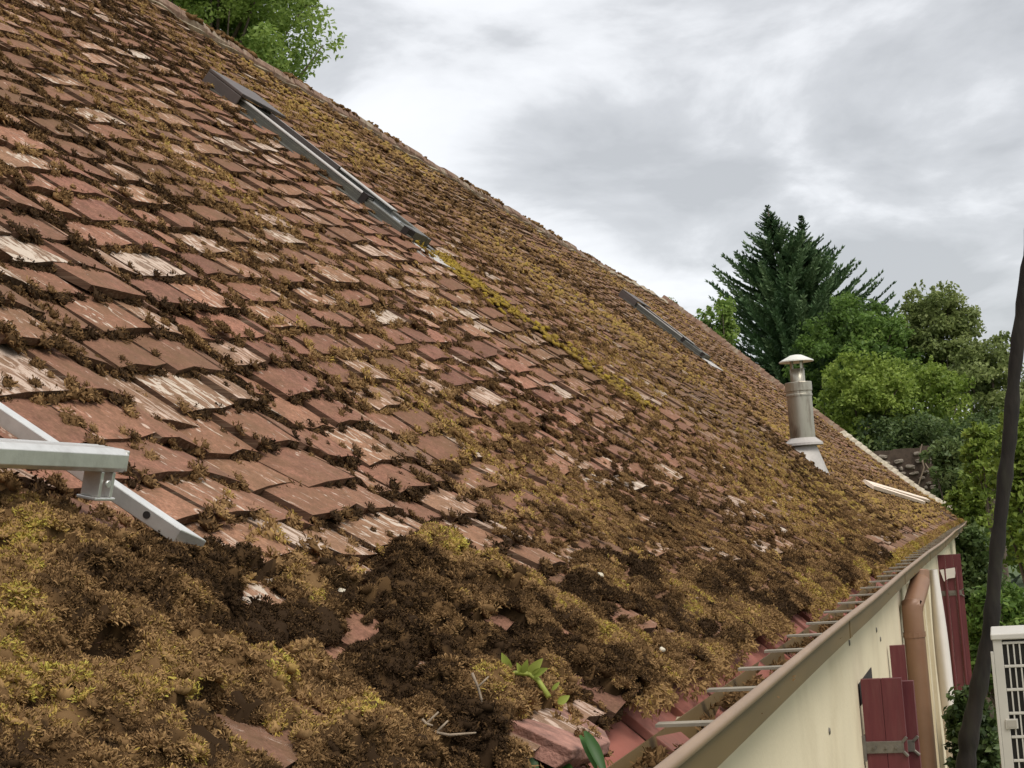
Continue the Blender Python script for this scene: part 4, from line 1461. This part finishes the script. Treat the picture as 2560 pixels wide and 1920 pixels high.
LEAFY = {
    'fresh': leaf_mat('fresh_leaves', [(0, (0.045, 0.085, 0.018)), (.5, (0.145, 0.24, 0.050)), (1, (0.28, 0.38, 0.09))], .5, .55),
    'bright': leaf_mat('bright_leaves', [(0, (0.065, 0.110, 0.018)), (.5, (0.19, 0.265, 0.042)), (1, (0.34, 0.42, 0.09))], .42, .55),
    'olive': leaf_mat('olive_leaves', [(0, (0.060, 0.086, 0.024)), (.5, (0.18, 0.225, 0.068)), (1, (0.32, 0.36, 0.13))], .45, .55),
    'dull': leaf_mat('dull_leaves', [(0, (0.028, 0.048, 0.016)), (.5, (0.095, 0.145, 0.044)), (1, (0.20, 0.25, 0.09))], .40, .5),
    'conifer': leaf_mat('conifer_needles', [(0, (0.024, 0.052, 0.022)), (.5, (0.075, 0.138, 0.056)), (1, (0.18, 0.25, 0.115))], .15, .6),
}


def leafy_tree(name, label, cat, ctr, rad, kind, leaf, nclump, nleaf, seed, group=None, trunk_r=0.12, base=None, clump=0.34, mass=0.5, shade0=.0):
    rg = np.random.default_rng(seed)
    ctr = np.asarray(ctr, float); rad = np.asarray(rad, float)
    base = np.array([ctr[0], ctr[1], -3.0]) if base is None else np.asarray(base, float)
    root = tag(empty(name, tuple(base)), label, cat, group)
    inv = Matrix.Translation(-Vector(root.location))
    # clump centres through the crown's volume, more towards its outside, in an uneven outline
    d = rg.normal(size=(nclump, 3)); d /= np.linalg.norm(d, axis=1, keepdims=True)
    rr = rg.random(nclump) ** 0.42
    lob = 0.78 + 0.45 * fbm(np.arctan2(d[:, 1], d[:, 0]) * 1.6 + seed, d[:, 2] * 2.2, seed, 3)
    cc = ctr + d * (rr * lob)[:, None] * rad
    cr = clump * rg.uniform(.55, 1.25, nclump) * rad.mean()
    csh = rg.normal(0.5, 0.19, nclump)
    C, N, S, Z = [], [], [], []
    for k in range(nclump):
        m = nleaf
        q = rg.normal(size=(m, 3)); q *= (rg.random((m, 1)) ** .33) / (np.linalg.norm(q, axis=1, keepdims=True))
        C.append(cc[k] + q * cr[k] * np.array([1, 1, .72]))
        nn = rg.normal(size=(m, 3)) + np.array([0, 0, .7]) + q * .6
        N.append(nn / np.linalg.norm(nn, axis=1, keepdims=True))
        S.append(csh[k] + rg.normal(0, .14, m) + shade0)
        Z.append(leaf * rg.uniform(.6, 1.3, m))
    for k in range(int(nclump * .55)):
        q = rg.normal(size=3); q[2] = abs(q[2]) + .25; q /= np.linalg.norm(q)
        lo_ = 0.78 + 0.45 * float(fbm(math.atan2(q[1], q[0]) * 1.6 + seed, q[2] * 2.2, seed, 3))
        p = ctr + q * rad * lo_ * rg.uniform(.60, .90)
        up = q * .7 + np.array([0, 0, 1.0]) + rg.normal(0, .25, 3); up /= np.linalg.norm(up)
        m = 26
        u = rg.random(m)
        ln = rad.mean() * rg.uniform(.10, .34)
        C.append(p + up * (u * ln)[:, None] + rg.normal(0, .05 * rad.mean() + .01, (m, 3)) * (1.05 - u)[:, None])
        nn = rg.normal(size=(m, 3)) + np.array([0, 0, .5]); N.append(nn / np.linalg.norm(nn, axis=1, keepdims=True))
        S.append(.58 + rg.normal(0, .14, m) + shade0); Z.append(leaf * rg.uniform(.6, 1.2, m))
    V, F, Sh = leaf_quads(np.concatenate(C), np.concatenate(N), np.concatenate(Z), np.concatenate(S), rg)
    o = mesh_np('crown', V, F, LEAFY[kind], root, {'shade': ('FLOAT', Sh)})
    o.matrix_parent_inverse = inv
    # trunk and limbs
    mb = MB()
    top = ctr + np.array([0, 0, rad[2] * .35])
    pts = [base + (top - base) * f + np.array([math.sin(f * 5 + seed) * .08, math.cos(f * 4 + seed) * .08, 0]) * rad.mean() * (f > 0) for f in np.linspace(0, 1, 6)]
    mb.tube(pts, [trunk_r * (1 - .8 * f) for f in np.linspace(0, 1, 6)], 8)
    for k in range(min(nclump, 26)):
        f = rg.uniform(.35, .95)
        s_ = base + (top - base) * f
        e_ = cc[k]
        mid_ = (s_ + e_) / 2 + np.array([0, 0, .06 * rad[2]])
        mb.tube([s_, mid_, e_], [trunk_r * .32 * (1 - .5 * f), trunk_r * .2 * (1 - .5 * f), .008], 5)
    o = mb.build('trunk', M_BARK2, root, smooth_=True)
    o.matrix_parent_inverse = inv
    return root


def at_r(px, py, X, rpx):
    """centre at a pixel and X, radii from pixels"""
    c = at(px, py, X)
    d = np.linalg.norm(c)
    k = d / FPX * (X / d) ** 0
    return c, k


def tree_px(name, label, cat, px, py, X, rw, rh, kind, leaf_px, ncl, nlf, seed, **kw):
    c = at(px, py, X)
    k = float(c @ fw) / FPX
    return leafy_tree(name, label, cat, c, (rw * k, rw * k, rh * k), kind, leaf_px * k, ncl, nlf, seed, **kw)


# tree behind the ridge, top left
tree_px('leafy_tree', 'leafy green tree rising behind the ridge at top left', 'tree', 545, 20, 19, 265, 265, 'fresh', 15, 230, 150, 3, base=(19.5, 10.6, -3), trunk_r=.22, clump=.20, shade0=.34)
# wood beyond the gable
tree_px('leafy_bush', 'pale green shrub top peeping out left of the dark conifer', 'shrub', 1800, 815, 36, 55, 70, 'fresh', 12, 34, 60, 5, clump=.4, shade0=.2)
tree_px('leafy_bush', 'tiny sprig of foliage showing over the ridge beside the farther skylight', 'shrub', 1672, 795, 34, 22, 50, 'olive', 9, 16, 40, 6, clump=.4)
tree_px('round_tree', 'olive leafed round tree, the tallest broadleaf right of the conifer', 'tree', 2345, 880, 38, 105, 165, 'olive', 12, 150, 110, 9, clump=.24, shade0=.05)
tree_px('round_tree', 'olive bush at the far right below the round tree, beside the leaning trunk', 'tree', 2475, 985, 35, 110, 150, 'olive', 12, 120, 100, 12, clump=.26, shade0=.02)
tree_px('round_tree', 'mid green bush between the conifer and the round olive tree', 'tree', 2150, 905, 37, 160, 150, 'fresh', 12, 190, 110, 14, clump=.22, shade0=-.12)
tree_px('hazel_bush', 'bright yellow green bush behind the flue pipe', 'bush', 2160, 1010, 31, 120, 120, 'bright', 13, 120, 90, 17, clump=.26, shade0=.14)
tree_px('hazel_bush', 'bright green bush under the round olive tree', 'bush', 2300, 1010, 33, 130, 110, 'bright', 12, 120, 90, 19, clump=.26, shade0=-.06)
tree_px('dark_bush', 'dark green bush above the old stone wall', 'bush', 2270, 1120, 30.5, 150, 85, 'dull', 12, 130, 90, 22, clump=.3, shade0=-.05)
tree_px('dark_bush', 'dark green bush low behind the leaning trunk', 'bush', 2460, 1170, 29.5, 130, 130, 'dull', 13, 130, 90, 24, clump=.3, shade0=-.08)
tree_px('climber', 'green climber spilling over the right end of the stone wall', 'climber', 2375, 1175, 26.2, 52, 85, 'dull', 15, 60, 60, 26, clump=.36, shade0=.22)
tree_px('sapling', 'pale leaved sapling left of the leaning trunk', 'sapling', 2462, 1150, 22.5, 48, 95, 'bright', 19, 44, 26, 28, clump=.36, shade0=.05, trunk_r=.03)
tree_px('hazel_bush', 'fresh green bush just past the far end of the gutter', 'bush', 2450, 1270, 24.5, 78, 85, 'bright', 15, 70, 55, 30, clump=.34, shade0=-.02)
tree_px('hazel_bush', 'yellow green bush right of the leaning trunk', 'bush', 2570, 1235, 19, 95, 225, 'bright', 17, 130, 60, 32, clump=.3, shade0=.08)
tree_px('ivy', 'dark ivy hanging at the far corner of the house', 'ivy', 2436, 1500, 21.5, 48, 190, 'dull', 19, 130, 60, 34, clump=.45, shade0=-.02)
tree_px('hazel_bush', 'low green bush between the trunk and the pale slatted unit', 'bush', 2500, 1600, 15, 85, 150, 'fresh', 19, 90, 60, 36, clump=.34, shade0=.0)
tree_px('ivy', 'dark creeper growing round the foot of the leaning trunk', 'ivy', 2428, 1860, 11.2, 60, 120, 'dull', 22, 80, 40, 38, clump=.34, shade0=-.22)

# far wood that closes the view behind everything
rg = np.random.default_rng(77)
nC = 9000
yy = rg.uniform(-40, 14, nC); xx = 58 + rg.uniform(-3, 3, nC)
topz = 0.6 + 2.2 * fbm(yy * .35, yy * 0, 3, 3)
zz = -3 + rg.random(nC) ** .7 * (topz + 3)
V, F, S = leaf_quads(np.stack([xx, yy, zz], -1), (lambda q: q / np.linalg.norm(q, axis=1, keepdims=True))(rg.normal(size=(nC, 3)) + [-.6, 0, .5]), rg.uniform(.35, .8, nC), rg.normal(.42, .18, nC), rg)
o = mesh_np('treeline', V, F, LEAFY['dull'], None, {'shade': ('FLOAT', S)})
tag(o, 'far line of dull green woodland behind the garden trees', 'woodland', kind='stuff')


# ---- conifer with two leaders
def conifer():
    rg = np.random.default_rng(5)
    top1 = at(1917, 515, 40); top2 = at(2003, 540, 40.4)
    base = np.array([40.2, 4.35, -3.0])
    root = tag(empty('conifer', tuple(base)), 'dark twin topped conifer standing beyond the far gable', 'tree')
    inv = Matrix.Translation(-Vector(root.location))
    Cs, Ds, Ss, Ls = [], [], [], []
    mbt = MB()
    split = base + np.array([0, 0, 6.0])
    for top, reach, sd in ((top1, 2.15, 1), (top2, 2.2, 2)):
        H = top[2] - base[2]
        pth = [base, split, split * .4 + top * .6, top]
        mbt.tube(pth, [.22, .13, .06, .01], 8)
        nb = 560
        for k in range(nb):
            f = rg.random() ** 1.1              # 0 top .. 1 bottom
            z = top[2] - f * (H - 2.2)
            if z > split[2]:
                q = (top[2] - z) / (top[2] - split[2])
                c = top * (1 - q) + split * q
            else:
                c = np.array([split[0], split[1], z])
            L_ = min(reach * 1.1, .02 + .40 * (top[2] - z) + .34 * max(0, top[2] - z - .5)) * rg.uniform(.35, 1.15) + .03
            if rg.random() < .05:
                L_ *= 1.15
            an = rg.uniform(0, 2 * math.pi)
            out = np.array([math.cos(an), math.sin(an), 0])
            n = max(9, int(L_ * 13))
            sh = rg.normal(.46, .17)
            for s in range(n):
                u = (s + 1) / n
                p = c + out * L_ * u + np.array([0, 0, L_ * (.10 * u + .34 * u ** 2.2)])
                d = out + np.array([0, 0, .05 + 1.4 * u ** 1.4])
                d /= np.linalg.norm(d)
                side = np.cross(d, [0, 0, 1.0]); side /= np.linalg.norm(side) + 1e-6
                for w in (-1, 1, 0):
                    for _ in range(3):
                        dd = d + side * w * rg.uniform(.5, 1.1) + rg.normal(0, .18, 3)
                        dd /= np.linalg.norm(dd)
                        tl = (.25 * (1.15 - .60 * u)) * rg.uniform(.6, 1.2) * (0.2 + .8 * min(1, L_ * 1.1))
                        Cs.append(p + dd * tl * .5); Ds.append(dd); Ls.append(tl)
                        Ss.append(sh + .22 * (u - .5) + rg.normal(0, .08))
    C = np.array(Cs); D = np.array(Ds); L_ = np.array(Ls)[:, None]
    n = len(C)
    s = np.cross(D, rg.normal(size=(n, 3))); s /= np.linalg.norm(s, axis=1, keepdims=True)
    V = np.stack([C - D * L_ * .5, C + s * L_ * .14, C + D * L_ * .5, C - s * L_ * .14], 1).reshape(-1, 3)
    k = (np.arange(n) * 4)[:, None]
    F = np.concatenate([k + np.array([[0, 1, 2]]), k + np.array([[0, 2, 3]])], 0)
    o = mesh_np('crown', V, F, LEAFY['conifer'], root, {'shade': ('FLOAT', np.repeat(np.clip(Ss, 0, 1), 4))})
    o.matrix_parent_inverse = inv
    o = mbt.build('trunk', M_BARK2, root, smooth_=True)
    o.matrix_parent_inverse = inv


conifer()

# ---- leaning trunk
lt = tag(empty('leaning_trunk', (10.3, .42, -3.0)), 'dark bark trunk leaning up across the right edge of the view', 'tree')
inv = Matrix.Translation(-Vector(lt.location))
pix = [(2405, 1935), (2418, 1840), (2440, 1720), (2466, 1560), (2484, 1400), (2500, 1250), (2512, 1100), (2530, 930), (2548, 790), (2562, 640), (2580, 480), (2610, 250), (2640, 0), (2680, -300)]
pts = [np.array([10.3, .42, -3.0]), np.array([10.2, .40, -2.4])] + [at(a + 8 + 4 * math.sin(b * .013), b, 10.0) for a, b in pix]
rad = [.13, .10] + [.062, .056, .050, .046, .042, .042, .044, .040, .042, .041, .043, .042, .040, .036]
# finer steps with knots
PP, RR = [], []
for k in range(len(pts) - 1):
    for f in np.linspace(0, 1, 5, endpoint=False):
        PP.append(pts[k] * (1 - f) + pts[k + 1] * f)
        RR.append((rad[k] * (1 - f) + rad[k + 1] * f) * (1 + .16 * math.sin(len(PP) * 1.7) * math.sin(len(PP) * .53)))
mb = MB(); mb.tube(PP, RR, 14)
o = mb.build('trunk', M_BARK, lt, smooth_=True); o.matrix_parent_inverse = inv
mb = MB()
tipp = pts[-1]
for k in range(5):
    an = k * 1.3
    mb.tube([tipp - np.array([0, 0, .1]), tipp + np.array([math.cos(an) * .35, math.sin(an) * .35, .5]), tipp + np.array([math.cos(an) * .75, math.sin(an) * .75, 1.25])], [.035, .02, .008], 6)
o = mb.build('branch', M_BARK, lt); o.matrix_parent_inverse = inv
cr_c = tipp + np.array([0, 0, .55])
rg = np.random.default_rng(8)
q = rg.normal(size=(5200, 3)) * np.array([.48, .48, .42])
q[:, 2] = np.abs(q[:, 2])
N = rg.normal(size=(5200, 3)) + np.array([0, 0, .6]); N /= np.linalg.norm(N, axis=1, keepdims=True)
V, F, S = leaf_quads(cr_c + q, N, rg.uniform(.05, .10, 5200), rg.normal(.5, .2, 5200), rg)
o = mesh_np('crown', V, F, LEAFY['fresh'], lt, {'shade': ('FLOAT', S)}); o.matrix_parent_inverse = inv

# ---- old stone wall beyond the gable
sw = tag(empty('stone_wall', (27.3, 1.75, -3.0)), 'old rubble stone wall with creeper beyond the roof gable', 'wall')
inv = Matrix.Translation(-Vector(sw.location))
mb = MB()
ys = np.linspace(.84, 2.75, 14)
for k in range(13):
    zt = 0.90 + 0.10 * float(fbm(ys[k] * 3, .3, 2, 3)) - (.30 if k == 0 else 0)
    mb.box(27.1, 27.6, ys[k], ys[k + 1], -3, zt)
o = mb.build('core', M_STONEW, sw); o.matrix_parent_inverse = inv
rg = np.random.default_rng(4)
svar = []
for k in range(8):
    mbs = MB()
    v = ICOV2 * (1 + .16 * rg.normal(size=(len(ICOV2), 1)))
    v = np.clip(v, -.85, .85)
    mbs.add(v, [tuple(f) for f in ICOF2])
    me = bpy.data.meshes.new('stone'); me.from_pydata(mbs.v, [], mbs.f); me.materials.append(M_STONE); me.update()
    svar.append(me)
z = 0.88
cnt = 0
while z > -0.2:
    y = .88 + rg.uniform(0, .08)
    hgt = rg.uniform(.055, .10)
    while y < 2.7:
        w = rg.uniform(.07, .20)
        if rg.random() < .62:
            o = bpy.data.objects.new('stone', svar[int(rg.integers(0, 8))]); COL.objects.link(o)
            o.parent = sw; o.matrix_parent_inverse = inv
            o.location = (27.09, y + w / 2, z - hgt / 2 + rg.uniform(-.015, .015)); o.scale = (.045, w * .48, hgt * .46)
            o.rotation_euler = (rg.uniform(-.2, .2), 0, rg.uniform(-.1, .1))
            cnt += 1
        y += w + .02
    z -= hgt + .02
# creeper stems
mb = MB()
mb.tube([at(2290, 1230, 27.03), at(2310, 1170, 27.03), at(2300, 1130, 27.02), at(2305, 1110, 27.02)], [.012, .014, .012, .010], 6)
mb.tube([at(2340, 1200, 27.03), at(2320, 1170, 27.03), at(2308, 1150, 27.03)], [.012, .012, .010], 6)
o = mb.build('creeper_stem', M_TWIG, sw); o.matrix_parent_inverse = inv

# ---- pale slatted unit (an outdoor heat pump) on its plinth
mb = MB(); mb.box(8.40, 9.25, -.95, .22, -3.0, -1.93)
tag(mb.build('plinth', M_CONC, bevel=.01), 'plain concrete block plinth under the pale slatted unit', 'plinth')
ac = tag(empty('heat_pump', (8.8, -.4, -1.93)), 'pale outdoor heat pump with rows of upright slots at the right edge', 'heat pump')
inv = Matrix.Translation(-Vector(ac.location))


def acp(mb, name, mat, parent=ac, bevel=0):
    o = mb.build(name, mat, parent, bevel=bevel)
    if parent is ac:
        o.matrix_parent_inverse = inv
    return o


AY1, AY0, AZ1, AZ0 = .085, -.80, -.715, -1.92
mb = MB(); mb.box(8.535, 9.0, AY0, AY1, AZ0, AZ1)
acp(mb, 'casing', simple_mat('dark_casing', (0.04, 0.035, 0.028), .6))
mb = MB(); mb.box(8.49, 9.01, AY0 - .008, AY1 + .008, AZ1 - .001, AZ1 + .03)
acp(mb, 'lid', M_ACW, bevel=.006)
# grille: rails and upright bars in front of the dark casing
mb = MB()
mb.box(8.50, 8.534, AY1 - .045, AY1, AZ0, AZ1 - .002)
mb.box(8.50, 8.534, AY0, AY0 + .30, AZ0, AZ1 - .002)
nrow = 10
ph = (AZ1 - AZ0 - .02) / nrow
yL, yR = AY1 - .045, AY0 + .30
for k in range(nrow + 1):
    zz_ = AZ1 - .012 - k * ph
    mb.box(8.502, 8.532, yR + .001, yL - .001, max(zz_ - .013, AZ0), min(zz_, AZ1 - .002))
acp(mb, 'grille_frame', M_ACW, bevel=.002)
for k in range(nrow):
    zt = AZ1 - .026 - k * ph; zb = AZ1 - .011 - (k + 1) * ph
    y = yL - .022
    mb = MB()
    while y - .008 > yR:
        mb.box(8.504, 8.531, y - .0075, y, zb, zt)
        y -= .0290
    acp(mb, 'grille_bar', M_ACW)
mb = MB(); mb.box(8.492, 8.4995, AY1 - .085, AY1 - .025, -1.165, -1.115)
pl = acp(mb, 'badge_plate', M_ACW, bevel=.002)
mb = MB(); mb.box(8.490, 8.4918, AY1 - .078, AY1 - .032, -1.158, -1.122)
mb.build('recess', M_CONC, pl)
mb = MB(); mb.box(8.496, 8.534, AY1 + .001, AY1 + .016, AZ0, AZ1 - .06)
acp(mb, 'side_trim', M_ACW, bevel=.002)

# white insulator knob near the door leaf
mb = MB(); p = at(2381, 1822, 11.5)
mb.lathe([(0, .045), (.022, .042), (.026, .02), (.016, .012), (.026, .0), (.026, -.022), (0, -.028)], (0, 0, 0), 14)
o = mb.build('insulator', M_WHITE, smooth_=True); o.location = tuple(p); o.rotation_euler = (.3, .5, 0)
tag(o, 'small white china knob beside the foot of the burgundy leaf', 'insulator')
mb = MB(); mb.tube([p - np.array([0, 0, .03]), np.array([p[0], p[1], -3.0])], .016, 8)
o = mb.build('post', M_DARK); tag(o, 'thin dark post carrying the white china knob', 'post')

print('moss triangles', n_tri, 'tiles', len(T), 'single', len(single))
